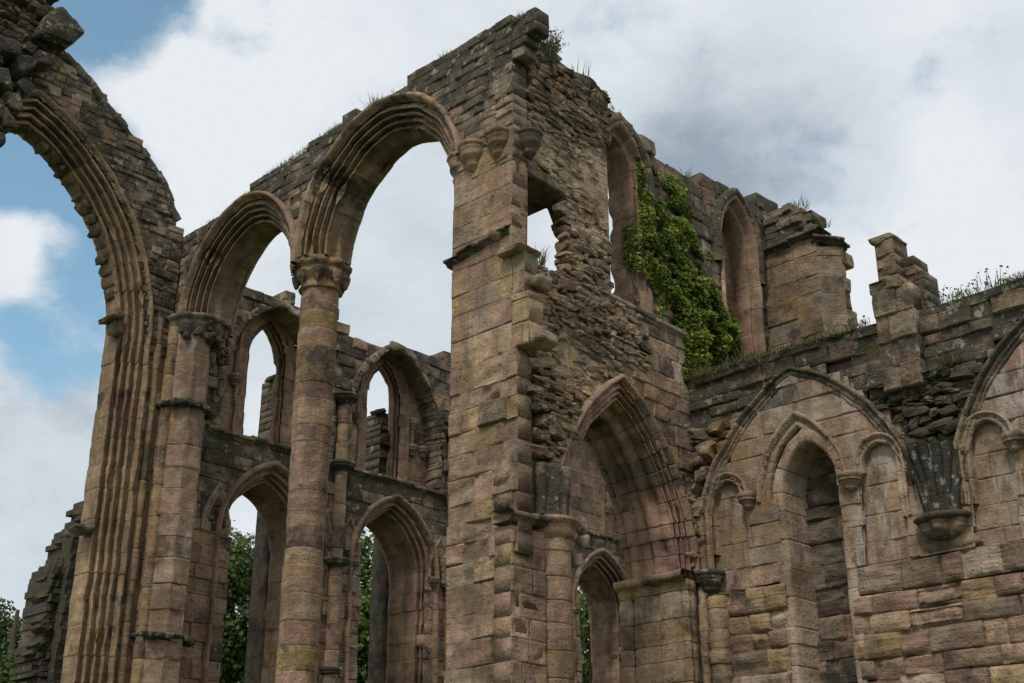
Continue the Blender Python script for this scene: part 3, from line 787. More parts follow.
cut_mid0 = arch_poly(mids[0][0] - .06, .40, 6.55, .70, zb=0.)
mb = MB()
# rough lower courses, then smoother courses above the window sills
dcutA = [arch_poly(c - .10, .40, 6.55, .7, zb=0., off=.10) for c, k in bays]
hol = [(-.52, 4.72), (-6.5, 4.6)]
def keep_low(u, z, R):
    for a, b in hol:
        if abs(u - a) < .1 and abs(z - b) < .12: return False
    return True
ashlar(mb, FW, -9., 0., 0., 3.6, TW, cut=dcutA, rh=(.22, .34), bl=(.3, .7), palette=PLW, seed=81, flip=True, rel=.02, rough=.015, step=.18)
ashlar(mb, FW, -9., 0., 3.6, 5.35, TW, keep=keep_low, cut=dcutA, rh=(.20, .33), bl=(.28, .74), palette=PLW, seed=82, flip=True, rel=.014, rough=.014, erode=.042, bulge=.04, joint=.018, jd=.042, step=.055, wav=.012, chip=.35)
own(mb.build('rough_courses', M_RUB), aw)
mb = MB()
ashlar(mb, FW, -9., 0., 5.35, 8.3, .40, keep=lambda u, z, R: any(inside(b, [u], [z])[0] for b in bigs) or z < 5.75, cut=cuts_in, rh=(.24, .36), bl=(.34, .72), palette=PUP, seed=83, flip=True, rel=.006, rough=.007, joint=.007, jd=.016)
biq = [arch_poly(c, 1.76, 5.7, 2.58, zb=5.6, off=.06) for c, k in bays]
ashlar(mb, frA(XA + .035), -9., 0., 5.6, 8.4, .12, keep=lambda u, z, R: any(inside(b, [u], [z])[0] for b in biq), cut=cuts_in, rh=(.2, .3), bl=(.3, .5), palette=PUP, seed=183, flip=True, rel=.003, joint=.006, jd=.01, step=.15)
own(mb.build('arch_panel', M_LIME), aw)
mb = MB()
# recessed panels inside the small arches
for k in range(2):
    for s_ in subs[k]:
        mb = MB(); ashlar(mb, frA(XA + .11), s_[0] - .42, s_[0] + .42, 5.3, 7.0, .2, rh=(.26, .40), bl=(.4, .9), palette=PUP, seed=84 + k, flip=True, rel=.004, joint=.006, jd=.012)
        own(mb.build('blind_panel', M_LIME), aw)

mb = MB()     # above the blind arches: dark, mossy, partly torn masonry up to the coping
bigo = [arch_poly(c, 1.76, 5.7, 2.58, zb=5.6, off=.12) for c, k in bays]
def keep_top(u, z, R):
    if any(inside(b, [u], [z])[0] for b in bigs): return False
    if z < 7.6 and abs(u + 3.76) < .75: return False          # torn spandrels
    if z < 7.7 and u > -.60: return False
    for a, b in ((-2.62, 8.27), (-.45, 8.10)):
        if abs(u - a) < .12 and abs(z - b) < .1: return False
    return True
ashlar(mb, FW, -9., 0., 5.7, 8.52, TW, keep=keep_top, cut=[arch_poly(c, 1.76, 5.7, 2.58, zb=5.6, off=.05) for c, k in bays], rh=(.15, .24), bl=(.25, .6), palette=pal(dict(GREY=3, DARK=3, BROWN=2), .75), seed=85, flip=True, rel=.022, rough=.016, jd=.03, joint=.014)
own(mb.build('upper_masonry', M_OLD), aw)
mb = MB()
def keep_sp(u, z):
    if any(inside(b, [u], [z])[0] for b in bigo): return False
    return (z < 7.75 and (abs(u + 3.76) < .85 or u > -.65)) and z > 5.6 and u < .0
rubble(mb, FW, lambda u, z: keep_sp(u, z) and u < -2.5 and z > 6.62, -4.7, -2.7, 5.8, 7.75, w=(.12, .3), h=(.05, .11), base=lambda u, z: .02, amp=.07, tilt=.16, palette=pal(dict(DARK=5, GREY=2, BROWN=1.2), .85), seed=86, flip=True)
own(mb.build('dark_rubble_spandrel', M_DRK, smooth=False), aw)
mb = MB()
rubble(mb, FW, lambda u, z: keep_sp(u, z) and u > -1.6, -.75, -.02, 5.8, 7.8, w=(.16, .36), h=(.08, .17), base=lambda u, z: .05, amp=.08, tilt=.2, palette=pal(P_RUB, .35), seed=87, flip=True)
own(mb.build('rubble_spandrel', M_RUB, smooth=False), aw)
mb = MB()     # solid heart of the wall
for c, k in bays:
    pass
core = [(-9., 5.6), (0., 5.6), (0., 8.45), (-9., 8.45)]
for c, k in bays:
    pass
R = np.random.default_rng(2)
for (a, b) in ((-9., bays[1][0] - .60), (bays[1][0] + .48, bays[0][0] - .60), (bays[0][0] + .48, 0.)):
    box(mb, (XA + .22, a, 0), (XA + TW - .03, b, 8.40), CORE)
for c, k in bays:
    box(mb, (XA + .42, c - .62, 7.3), (XA + TW - .03, c + .5, 8.40), CORE)
for a, b in ((-9., bays[1][0] - 1.7), (-4.2, -3.4), (-.14, 0)):
    box(mb, (XA + .12, a, 6.0), (XA + .3, b, 8.35), CORE)
box(mb, (XA + .12, -9., 7.9), (XA + .5, 0., 8.40), CORE); box(mb, (XA + .33, -.8, 5.4), (XA + .6, .1, 8.3), CORE)
own(mb.build('core', M_DRK, wob=0), aw)
# big wall-arch hoods and the moulded arches inside them
for c, k in bays:
    mb = MB(); sweep(mb, FW, arch_pts(c, 1.77, 5.72, 2.58, n=24), [(.06, -.06), (.06, .04), (.045, .08), (.01, .085), (-.005, .05), (-.012, .01), (-.03, .0), (-.04, .03), (-.065, .035), (-.08, .005), (-.095, -.01), (-.105, .018), (-.125, .02), (-.14, -.015)], pal(dict(BROWN=3, GREY=3, PALE=1), .55), 20 + k, vs=.36, flip=True, wear=.07)
    own(mb.build('wall_arch', M_OLD), aw)
    m_ = mids[k]; mb = MB()
    mp = [(.20, -.01), (.19, .035), (.155, .045), (.13, .01), (.11, -.03), (.08, -.05), (.06, -.01), (.03, .0), (.0, -.03), (-.015, -.09)]
    sweep(mb, FW, arch_pts(*m_, n=18, zb=6.5), mp, PUP, 24 + k, vs=.40, flip=True, wear=.03)
    own(mb.build('window_arch', M_LIME), aw)
    mb = MB(); d_ = doors[k]
    op = [(.17, -.07), (.15, -.075), (.12, -.10), (.05, -.11), (.01, -.13), (.0, -.18), (-.01, -.35), (-.02, -.58)]
    op = [(.19, -.03), (.18, -.012), (.17, -.006), (.06, -.008), (.03, -.02), (.012, -.05)] + op[5:]
    sweep(mb, FW, arch_pts(*d_, n=14, zb=0.), op, pal(dict(PINK=3, BROWN=2, PALE=2), .08), 28 + k, vs=.30, flip=True, groove=.018, wear=.03)
    wr_ = own(mb.build('window_reveal', M_LIME), aw)
    mb = MB()     # blocking of the tall window
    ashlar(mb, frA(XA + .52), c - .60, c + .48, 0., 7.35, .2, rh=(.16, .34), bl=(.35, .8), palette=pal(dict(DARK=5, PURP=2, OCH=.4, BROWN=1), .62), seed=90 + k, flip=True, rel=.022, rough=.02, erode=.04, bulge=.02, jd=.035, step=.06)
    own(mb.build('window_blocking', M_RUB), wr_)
    for i, s_ in enumerate(subs[k]):
        mb = MB()
        sp_ = [(.135, -.01), (.13, .03), (.10, .04), (.08, .0), (.06, -.03), (.035, .0), (.01, .0), (-.01, -.04), (-.015, -.12)]
        zb_ = (6.64, 6.64)[i]
        pts = arch_pts(*s_, n=12)
        if i == 0: pts = np.vstack([[(pts[0][0], 6.60)], pts, [(pts[-1][0], 5.9)]])
        else: pts = np.vstack([[(pts[0][0] + .0, 5.9)], [(pts[0][0], 6.3)], pts, [(pts[-1][0], 6.60)]])
        # jamb on the outer side follows the big arch
        sweep(mb, FW, pts, sp_, PUP, 32 + i + 2 * k, vs=.34, flip=True, wear=.05)
        own(mb.build('small_arch', M_LIME), aw)
    corbel((XA - .02, c + .87, 6.66), .145, .24, 'corbel', aw, M_LIME, 51 + k, age=.35)
    corbel((XA - .02, c - .74, 6.63), .165, .26, 'corbel', aw, M_LIME, 61 + k, age=.35)
    # vault springer: a fan of dark ribs on a lobed corbel
    yc = c - 1.98
    mb = MB()
    for (dy, top, ln, rr) in ((-.14, -.32, .02, .055), (-.08, -.17, .14, .06), (.0, .03, .22, .07), (.07, .24, .17, .06), (.12, .44, .05, .055)):
        t = np.linspace(0, 1, 12); L_ = 1.0
        py = yc + dy + (top - dy) * .62 * t ** 1.6; px = XA - .16 - ln * t ** 1.7 * .9; pz = 5.78 + .92 * t
        th = np.linspace(0, 2 * PI, 11)
        r_ = rr * (1 + .25 * t)
        V = np.stack([px[:, None] + r_[:, None] * np.cos(th)[None], py[:, None] + r_[:, None] * np.sin(th)[None] * .8, np.broadcast_to(pz[:, None], (12, 11))], -1)
        ix = np.arange(12 * 11).reshape(12, 11)
        mb.add(V, np.stack([ix[:-1, :-1], ix[:-1, 1:], ix[1:, 1:], ix[1:, :-1]], -1).reshape(-1, 4), tint=(.10, .09, .08, .95))
    cv = np.array([(XA + .0, yc - .24), (XA + .0, yc + .24), (XA - .12, yc + .2), (XA - .14, yc - .2)])
    cv2 = np.array([(XA + .0, yc - .34), (XA + .0, yc + .40), (XA - .2, yc + .26), (XA - .2, yc - .2)])
    V = np.concatenate([np.c_[cv, np.full(4, 5.75)], np.c_[cv2, np.full(4, 6.68)]])
    mb.add(V, [[0, 4, 5, 1], [1, 5, 6, 2], [2, 6, 7, 3], [3, 7, 4, 0], [4, 7, 6, 5]], tint=(.09, .08, .07, .95))
    vsp = own(mb.build('vault_springer', M_OLD), aw)
    mb = MB(); lathe(mb, (XA + .02, yc, 5.79), [(.001, .02, 0), (.33, .02, .3), (.37, -.005, .5), (.375, -.03, .6), (.34, -.06, .6), (.30, -.075, .6), (.001, -.08, .6)], 72, lobes=6, la=.09, palette=pal(P_OLD, .8), seed=71 + k, sx=.9)
    own(mb.build('springer_abacus', M_OLD), vsp)
    mb = MB(); lathe(mb, (XA + .02, yc, 5.71), [(.001, 0.02, 1), (.30, .02, .6), (.31, -.02, .6), (.27, -.045, .8), (.28, -.065, 1), (.25, -.11, 1), (.19, -.17, 1), (.11, -.21, 1), (.001, -.23, 1)], 96, lobes=6, la=.17, palette=pal(dict(OCH=2, BROWN=2, GREY=1), .35), seed=72 + k, sx=.85, rot=PI)
    own(mb.build('springer_corbel', M_MLD), vsp)
    mb = MB(); lump(mb, FW, yc, 5.50, -.09, .74, .26, .2, 0, (.27, .20, .135, .3), np.random.default_rng(k), .05, flip=True)
    own(mb.build('springer_block', M_MLD), vsp)
# corner shaft with its small corbel capital
mb = MB(); drums(mb, (XA - .02, -.06, 0), .095, 0., 5.45, h=(.3, .6), palette=PJ, seed=73, N=14)
drums(mb, (XA - .02, -.08, 0), .06, 5.6, 6.7, h=(.4, .6), palette=pal(P_MAIN, .3), seed=74, N=12)
drums(mb, (XA - .01, -.19, 0), .05, 5.6, 6.6, h=(.4, .6), palette=pal(P_MAIN, .3), seed=75, N=12)
drums(mb, (XA - .01, -.28, 0), .16, 0., 5.3, h=(.2, .32), palette=PJ, seed=76, N=20, bulge=.02, er=.01)
own(mb.build('corner_shaft', M_ASH), aw)
corbel((XA - .02, -.16, 5.66), .22, .32, 'corner_corbel', aw, M_OLD, 77, age=.5)
mb = MB()
ashlar(mb, FW, -9., .25, 8.50, 8.64, TW + .05, rh=(.13, .15), bl=(.3, .8), palette=pal(dict(DARK=2, GREY=3), .9), seed=96, flip=True, rel=.022, rough=.02, dn=.035, jd=.03, chip=.5, wav=.02)
own(mb.build('coping', M_OLD), aw)
mb = MB()     # pinnacle stump rising from the coping
FPn = frA(XA - .16)
ashlar(mb, FPn, -3.78, -3.22, 7.55, 9.0, .5, rh=(.26, .42), bl=(.5, .6), palette=pal(P_MAIN, .55), seed=95, flip=True, rel=.02, rough=.014, erode=.02)
PPs = pal(dict(BROWN=3, GREY=3, PINK=1), .5)
ashlar(mb, frA(XA - .10), -3.58, -3.30, 9.0, 9.76, .42, keep=lambda u, z, R: True, rh=(.14, .24), bl=(.26, .30), palette=PPs, seed=97, flip=True, rel=.03, rough=.02, erode=.03, jd=.03, chip=.8)
ashlar(mb, frA(XA - .16), -3.66, -3.20, 8.96, 9.12, .5, rh=(.15, .17), bl=(.4, .5), palette=PPs, seed=98, flip=True, rel=.02, rough=.02, dn=.03, chip=.7)
ashlar(mb, frA(XA + .10), -3.86, -3.50, 8.5, 9.50, .42, keep=lambda u, z, R: z < 9.48 - max(0, -3.66 - u) * 1.6, rh=(.10, .18), bl=(.12, .26), palette=PPs, seed=99, flip=True, rel=.012, rough=.016, erode=.03, jd=.025, chip=.8)
R = np.random.default_rng(12)
lump(mb, frA(XA - .1), -3.42, 9.79, -.2, .34, .13, .40, -.12, (.26, .21, .15, .5), R, .07, flip=True)
own(mb.build('pinnacle_stump', M_OLD), aw)

# ================================================================== BUTTRESS TURRET beyond the aisle wall
XT = 6.62
tr = thing('buttress_turret', 'square buttress turret with sloping cornice and toothed edge, rising behind the aisle wall', 'turret', (XT, -.5, 0))
mb = MB(); FT = frA(XT)
PT = pal(dict(BROWN=4, GREY=3, PINK=1), .28, .09)
ashlar(mb, FT, -.86, .2, 6.0, 11.8, .3, rh=(.30, .42), bl=(.4, .8), palette=PT, seed=101, flip=True, rel=.004, rough=.006, joint=.006, jd=.012)
Fch = lambda u, z, n: np.stack(np.broadcast_arrays(XT + u * .70 - n * .71, -.86 - u * .71 - n * .70, z), -1)
ashlar(mb, Fch, .0, .42, 6.0, 11.62, .3, rh=(.30, .42), bl=(.42, .5), palette=pal(dict(GREY=3, PALE=1, BROWN=2), .2, .06), seed=102, rel=.004, rough=.006, joint=.006, jd=.012)
FTs = frB(-1.155)
ashlar(mb, FTs, XT + .29, XT + .95, 6.0, 11.6, .6, keep=lambda u, z, R: u < XT + .46 + .14 * R.random() + .05 * (11.6 - z), rh=(.24, .34), bl=(.22, .44), palette=pal(dict(OCH=2, BROWN=3, GREY=1), .3), seed=103, rel=.012, rough=.014, jd=.03, chip=.4)
box(mb, (XT + .25, -1.1, 6.), (XT + .5, .5, 11.7), CORE)
own(mb.build('masonry', M_ASH), tr)
mb = MB()
bar(mb, FT, [(.22, 11.84), (-.4, 11.86), (-.98, 11.84)][::-1], 0, .16, -.4, .12, pal(P_OLD, .7), 4, flip=True)
bar(mb, Fch, [(-.06, 11.78), (.48, 11.70)], 0, .15, -.4, .12, pal(P_OLD, .7), 5)
R = np.random.default_rng(6)
bar(mb, FTs, [(XT + .30, 11.66), (XT + .52, 11.64)], 0, .14, -.4, .10, pal(P_OLD, .7), 6)
own(mb.build('cornice', M_OLD), tr)
mb = MB()
ashlar(mb, frA(XT + .05), -.92, .15, 11.93, 12.85, .5, keep=lambda u, z, R: z < np.interp(u, [-.95, -.78, -.6, -.3, .0, .2], [11.9, 12.15, 12.55, 12.62, 12.62, 12.75]) + .05 * R.normal(), rh=(.10, .18), bl=(.14, .32), palette=pal(P_OLD, .55), seed=105, flip=True, rel=.03, rough=.018, jd=.03)
own(mb.build('broken_top', M_OLD), tr)

# ================================================================== WINDOW WALL behind the arcade (plane y = 8.6)
YW = 8.6; FN = frB(YW); ww = thing('window_wall', 'far wall with two storeys of pointed windows, seen through the tall arcade arches', 'wall', (6, YW, 0))
CB = [2.57, 5.62, 8.67, 12.12]
lows = [(c, .84, 7.33, 1.20) for c in CB]
ups = [(c - .05, 1.24, 10.25, 1.80) for c in CB]
lans = [(c - .04, .35, 11.1, .70) for c in CB]
mb = MB()
PNl = pal(dict(GREY=3, BROWN=3, DARK=1.2), lambda u, z: .30 + .45 * max(0, min(1, (z - 7.6) / 1.4)), .12)
ashlar(mb, FN, 1.0, 15.0, 0., 4.2, 1.2, cut=[arch_poly(*a, zb=0., off=.0) for a in lows], rh=(.26, .36), bl=(.3, .7), palette=pal(P_LOW, .2), seed=111, step=.2)
ashlar(mb, FN, .8, 15.0, 4.2, 7.3, 1.2, cut=[arch_poly(*a, zb=0., off=.0) for a in lows], rh=(.22, .34), bl=(.26, .55), palette=pal(dict(PINK=3, BROWN=3, PURP=1, PALE=.7), .12), seed=112, rel=.014, erode=.02, step=.09)
ashlar(mb, FN, .8, 15.0, 7.3, 9.12, 1.2, cut=[arch_poly(*a, zb=0., off=.22) for a in lows], rh=(.20, .30), bl=(.3, .7), palette=PNl, seed=113, rel=.012, rough=.010)
own(mb.build('masonry', M_OLD), ww)
mb = MB()     # upper storey: piers between the arched recesses, broken top
def topN(u):
    return np.interp(u, [1.0, 1.5, 2.6, 3.3, 3.42, 3.75, 4.05, 4.3, 4.7, 5.5, 6.1, 6.6, 7.2, 8, 15], [12.2, 12.1, 12.35, 12.1, 12.3, 12.45, 12.15, 11.85, 11.9, 12.3, 12.15, 12.1, 12.25, 12.3, 12.3])
ashlar(mb, FN, .8, 15.0, 9.12, 12.6, .74, keep=lambda u, z, R: z < topN(u) + .05 * R.normal(), cut=[arch_poly(*a, zb=9., off=.04) for a in ups], rh=(.18, .30), bl=(.2, .5), palette=pal(P_OLD, .5), seed=114, rel=.025, rough=.016, jd=.03)
own(mb.build('upper_masonry', M_OLD), ww)
mb = MB()
FR = frB(YW + .48)
ashlar(mb, FR, .8, 15.0, 9.12, 12.1, .25, keep=lambda u, z, R: any(inside(arch_poly(*a, zb=9., off=.15), [u], [z])[0] for a in ups), cut=[arch_poly(*a, zb=9.3, off=.10) for a in lans[:3]], rh=(.28, .4), bl=(.4, .8), palette=pal(dict(PINK=5, BROWN=3, PURP=1.5), .08, .07), seed=115, rel=.003, rough=.005, joint=.005, jd=.010)
own(mb.build('recess_wall', M_ASH), ww)
for k, c in enumerate(CB):
    mb = MB()
    lpf = [(.36, -.03), (.355, .04), (.33, .075), (.28, .08), (.25, .03), (.24, -.02)] + rollmould(.23, .04, -.02, -.34, 3, .8) + [(.04, -.5), (.0, -.56), (-.03, -.60), (-.03, -.66), (0., -.70)] + [(0., -.8), (.0, -.95), (-.04, -1.0), (-.04, -1.06), (0, -1.1), (.06, -1.2)]
    sweep(mb, FN, arch_pts(*lows[k], n=18, zb=0.), [(r if n > -.3 or r <= .05 else r, n) for r, n in lpf], pal(dict(PINK=3, BROWN=3, PURP=1, DARK=.4), lambda u, z: .12 + .3 * max(0, min(1, (z - 7.6)))), 121 + k, vs=.34, groove=.010)
    own(mb.build('lower_window_arch', M_MLD), ww)
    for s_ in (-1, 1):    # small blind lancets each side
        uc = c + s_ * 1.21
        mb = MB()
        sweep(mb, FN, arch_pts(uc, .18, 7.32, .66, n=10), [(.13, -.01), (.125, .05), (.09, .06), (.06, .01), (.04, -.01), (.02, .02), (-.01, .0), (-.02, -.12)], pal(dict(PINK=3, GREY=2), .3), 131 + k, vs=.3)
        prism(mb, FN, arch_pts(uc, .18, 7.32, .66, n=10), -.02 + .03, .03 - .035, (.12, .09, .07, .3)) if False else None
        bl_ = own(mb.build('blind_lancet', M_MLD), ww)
        mb = MB(); p_ = arch_pts(uc, .085, 7.36, .40, n=6, zb=7.33); prism(mb, FN, p_, .004, .012, (.05, .04, .035, .6))  # near-black plate on the wall face, painted shade of the lancet's hollow
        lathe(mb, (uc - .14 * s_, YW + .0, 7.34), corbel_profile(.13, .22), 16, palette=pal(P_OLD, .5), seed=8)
        own(mb.build('dark_slit_and_corbel', M_OLD), bl_)
    mb = MB()
    up = [(.16, -.02), (.155, .03), (.02, .04), (0, .02), (-.01, -.06), (-.02, -.2), (-.02, -.48)]
    sweep(mb, FN, arch_pts(*ups[k], n=20, zb=9.15), [(r, n) for r, n in up], pal(dict(GREY=3, PALE=2, OCH=1, DARK=1), lambda u, z: .25 if z > 11.3 else .45), 141 + k, vs=.13, groove=.022, jit=.008)
    own(mb.build('relieving_arch', M_RUB), ww)
    mb = MB()
    lf = [(.36, -.01), (.35, .05), (.31, .06), (.28, .01), (.26, -.0)] + rollmould(.25, .0, .0, -.16, 3, .8) + [(0., -.22), (.03, -.28)]
    sweep(mb, FR, arch_pts(*lans[k], n=16, zb=9.3), lf, pal(dict(PINK=4, BROWN=3, PURP=1.5), .06, .08), 151 + k, vs=.42)
    own(mb.build('upper_lancet', M_MLD), ww)
    for du, zz in ((-.72, 10.55), (.82, 10.80), (.82, 10.22), (1.14, 10.25)):
        mb = MB(); lathe(mb, (lans[k][0] + du, YW + .46, zz), corbel_profile(.13, .26), 16, palette=pal(P_MAIN, .45), seed=9)
        own(mb.build('corbel', M_OLD), ww)
    for du, za, zb in ((.82, 10.22, 10.62), (-.72, 10.55, 11.05)):
        mb = MB(); drums(mb, (lans[k][0] + du, YW + .47, 0), .055, za, zb, palette=pal(P_MAIN, .2), seed=5, N=10)
        own(mb.build('nook_shaft', M_MLD), ww)
mb = MB()
bar(mb, FN, [(1.0, 9.16), (2.0, 9.18), (3.3, 9.13), (4.0, 9.16), (5.5, 9.15), (7., 9.13), (9, 9.16), (15, 9.15)], 0, .16, -.5, .09, pal(P_OLD, .8), 8, jl=.5)
own(mb.build('string_course', M_OLD), ww)
for k in range(3):
    uc = CB[k] + 1.525
    mb = MB()
    drums(mb, (uc, YW - .06, 0), .13, 0., 9.1, h=(.35, .6), palette=pal(dict(PINK=3, BROWN=2, GREY=1), .25), seed=161 + k, N=18)
    drums(mb, (uc, YW - .04, 0), .12, 9.25, 10.4, h=(.35, .6), palette=pal(P_MAIN, .25), seed=164 + k, N=16)
    own(mb.build('vault_shaft', M_ASH), ww)
    for zz, r_ in ((7.30, .25), (9.22, .26), (10.62, .26), (5.25, .2)):
        mb = MB(); lathe(mb, (uc, YW - .05, zz), corbel_profile(r_, .24), 20, lobes=4 if zz > 10 else 0, la=.12, palette=pal(P_OLD, .7), seed=167 + k)
        own(mb.build('shaft_ring', M_OLD), ww)
mb = MB()     # inner jamb piers standing behind each opening
for k, c in enumerate(CB):
    if k == 3: continue
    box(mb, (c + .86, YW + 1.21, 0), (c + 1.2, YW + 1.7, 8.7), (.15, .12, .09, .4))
    R = np.random.default_rng(k)
    ashlar(mb, frB(YW + 1.3), c + (.80 if k == 0 else .60), c + 1.5, 9.0, 11.15, .5, rh=(.12, .24), bl=(.2, .5), palette=pal(dict(DARK=2, GREY=1), .6), seed=k, rel=.02, rough=.014)
    lump(mb, frB(YW + 1.3), c + (.78 if k == 0 else .58), 11.16, -.1, .26, .12, .25, .4, (.17, .15, .10, .6), R, .12)
own(mb.build('outer_jamb', M_OLD, wob=.01), ww)

# ================================================================== END PIER where arcade and window wall meet
ep = thing('end_pier', 'engaged half-octagon pier with leafy capital where the arcade meets the great broken arch', 'pier', (.65, 8.4, 0))
mb = MB()
PE = pal(dict(PINK=4, BROWN=3, OCH=1, PURP=1), .12, .08)
oc = [(-.08, 8.45), (-.04, 8.12), (.16, 7.86), (.46, 7.86), (.64, 8.12), (.70, 8.8)]
for i in range(5):
    (x0, y0), (x1, y1) = oc[i], oc[i + 1]; L_ = math.hypot(x1 - x0, y1 - y0); tx, ty = (x1 - x0) / L_, (y1 - y0) / L_
    nx, ny = ty, -tx
    Fo = (lambda x0, y0, tx, ty, nx, ny: lambda u, z, n: np.stack(np.broadcast_arrays(x0 + u * tx + n * nx, y0 + u * ty + n * ny, z), -1))(x0, y0, tx, ty, nx, ny)
    ashlar(mb, Fo, 0, L_, 0., 10.8, .15, rh=(.34, .5), bl=(1, 1.2), palette=PE, seed=171, rel=.003, rough=.006, joint=.005, jd=.010, erode=.008)
box(mb, (.1, 8.14, 0), (.60, 8.6, 10.8), CORE)
own(mb.build('masonry', M_LIME), ep)
mb = MB()
for (x, y, r_, zt) in ((-.06, 8.22, .10, 10.7), (-.02, 8.36, .07, 10.7)):
    drums(mb, (x, y, 0), r_, 0., zt, h=(.5, .9), palette=pal(dict(OCH=2, BROWN=3, PINK=1), .25), seed=175, N=16)
own(mb.build('shaft', M_ASH), ep)
mb = MB()
lathe(mb, (.40, 8.26, 10.92), [(.001, .02, 0), (.54, .02, .4), (.57, 0, .5), (.58, -.05, .5), (.54, -.08, .5), (.51, -.13, .8), (.53, -.17, .8), (.48, -.25, 1.), (.46, -.31, 1.), (.43, -.40, 1), (.3, -.44, 1)], 96, lobes=10, la=.07, palette=pal(P_OLD, .45), seed=12)
R = np.random.default_rng(14)
for i in range(26):
    a = R.uniform(-PI * .95, -PI * .02); rr = .47 + .04 * R.normal()
    lump(mb, lambda u, z, n: np.stack(np.broadcast_arrays(u, n, z), -1), .44 + rr * math.cos(a), 10.60 + .09 * R.normal() - .22 * (a > -PI * .35), 8.26 + rr * math.sin(a), .10, .11, .10, R.normal(), (.20, .16, .12, .6), R, .22)
own(mb.build('capital', M_OLD), ep)
for zz in (9.25, 5.28):
    mb = MB(); lathe(mb, (.30, 8.28, zz), [(.4, .04, 1), (.47, .03, 1), (.49, .0, 1), (.46, -.03, 1), (.42, -.05, 1), (.36, -.05, 1)], 64, lobes=8, la=.03, palette=pal(P_OLD, .8), seed=13)
    for i in range(7):
        a = R.uniform(-PI * .95, -PI * .05)
        lump(mb, lambda u, z, n: np.stack(np.broadcast_arrays(u, n, z), -1), 0.30 + .47 * math.cos(a), zz - .03, 8.28 + .47 * math.sin(a), .16, .10, .14, 0, (.14, .12, .09, .85), R, .22)
    own(mb.build('shaft_ring', M_OLD), ep)

# ================================================================== BROKEN GREAT ARCH (plane y = 8.4, towards the camera's left)
YB = 8.4; FG = frB(YB); TG = 1.15
ga = thing('great_arch', 'soaring broken moulded arch with cusp stumps inside and rubble clinging to its crown', 'arch', (-3, YB, 0))
GA = (-3.12, 2.16, 10.35, 3.38)
gext = arch_poly(*GA, zb=0., off=.42)
def topG(u):
    return np.interp(u, [-6.5, -4.4, -4., -3.2, -2.8, -2.57, -2.2, -1.79, -1.2, -.64, -.1, .02], [15.6, 15.7, 15.6, 15.5, 15.35, 15.22, 14.98, 14.64, 14.25, 13.77, 12.95, 12.75])
mb = MB()
ashlar(mb, FG, -6.4, -.0, 10.2, 16.2, TG, keep=lambda u, z, R: z < topG(u) - .08 + .03 * R.normal() and (u > -4.6), cut=[gext], rh=(.10, .16), bl=(.14, .36), palette=pal(dict(GREY=3, BROWN=3, DARK=1.5), .55), seed=181, rel=.016, rough=.012, jd=.03, joint=.012)
ashlar(mb, frB(YB + .12), -.1, .5, 10.2, 12.7, .9, rh=(.15, .24), bl=(.2, .4), palette=pal(P_OLD, .6), seed=183, rel=.012)
tp_ = np.linspace(-2.9, -.12, 14)
sweep(mb, FG, [(u, float(topG(u)) - .05) for u in tp_], [(.05, -TG + .05), (.06, -.04), (.045, .0), (-.02, .012), (-.10, .006), (-.12, -.03)], pal(dict(GREY=3, BROWN=2), .75), 187, vs=.26, jit=.022, groove=.02, vcon=.9)
own(mb.build('masonry', M_OLD), ga)
mb = MB()
ashlar(mb, frB(YB + .06), -.55, .0, 0., 10.6, TG, rh=(.3, .42), bl=(.6, .7), palette=pal(dict(BROWN=3, GREY=2, OCH=1), .25), seed=182, rel=.004, jd=.010, joint=.005)
drums(mb, (-.24, YB + .04, 0), .075, 0., 10.9, h=(.4, .8), palette=pal(dict(BROWN=3, OCH=1), .2), seed=184, N=14)
own(mb.build('jamb', M_ASH), ga)
mb = MB()
pg = [(.56, -.04), (.555, .03), (.53, .06), (.50, .05), (.48, .0)] + rollmould(.46, .02, .0, -.28, 4, 1.) + [(.0, -.34), (0, -.62), (.05, -.7), (.2, -.85), (.35, -1.12)]
def keep_g(u, z): return u > -3.95 or z < 1
pth = arch_pts(*GA, n=30)
pth = np.vstack([pth, [(pth[-1][0], 8.), (pth[-1][0], 4.), (pth[-1][0], 0.)]])
sweep(mb, FG, pth, pg, pal(dict(BROWN=4, OCH=2.2, PINK=2, GREY=1), lambda u, z: .10 + .3 * max(0, (z - 11.5) / 3), .10), 185, vs=.42, keep=keep_g, groove=.012)
own(mb.build('arch', M_MLD), ga)
# stumps of lost cusping along the soffit
R = np.random.default_rng(33)
R_ = (GA[1] ** 2 + GA[3] ** 2) / (2 * GA[1]); c_ = R_ - GA[1]
am = math.acos(c_ / R_)
for k, t in enumerate(np.linspace(.20, 1.0, 15)):
    a = am * t
    u = GA[0] - c_ + (R_ + .05) * math.cos(a); z = GA[2] + (R_ + .05) * math.sin(a)
    mb = MB(); lump(mb, FG, u, z, -.46, R.uniform(.12, .26), R.uniform(.14, .26), .34, a + PI / 2, (.20, .15, .11, .3), R, .2); own(mb.build('cusp_stump', M_OLD), ga)
for q in ((-1.10, 10.66, -.2, .34, .12, .4, .45), (-1.02, 10.50, -.2, .18, .26, .3, .2), (-1.12, 6.92, -.3, .26, .11, .4, -.3)):
    mb = MB(); lump(mb, FG, *q, (.22, .17, .125, .4), R, .12); own(mb.build('bracket_stub', M_OLD), ga)
mb = MB()     # rubble mass and hanging stones at the crown
R = np.random.default_rng(15)
PC = pal(dict(DARK=2.5, GREY=2, BROWN=2), .75)
def keep_c(u, z): return z > 14.35 + max(0, (u + 3.75)) * 1.3 and u < -2.98 - .12 * math.sin(z * 4) - (.18 if z > 15.75 else 0)
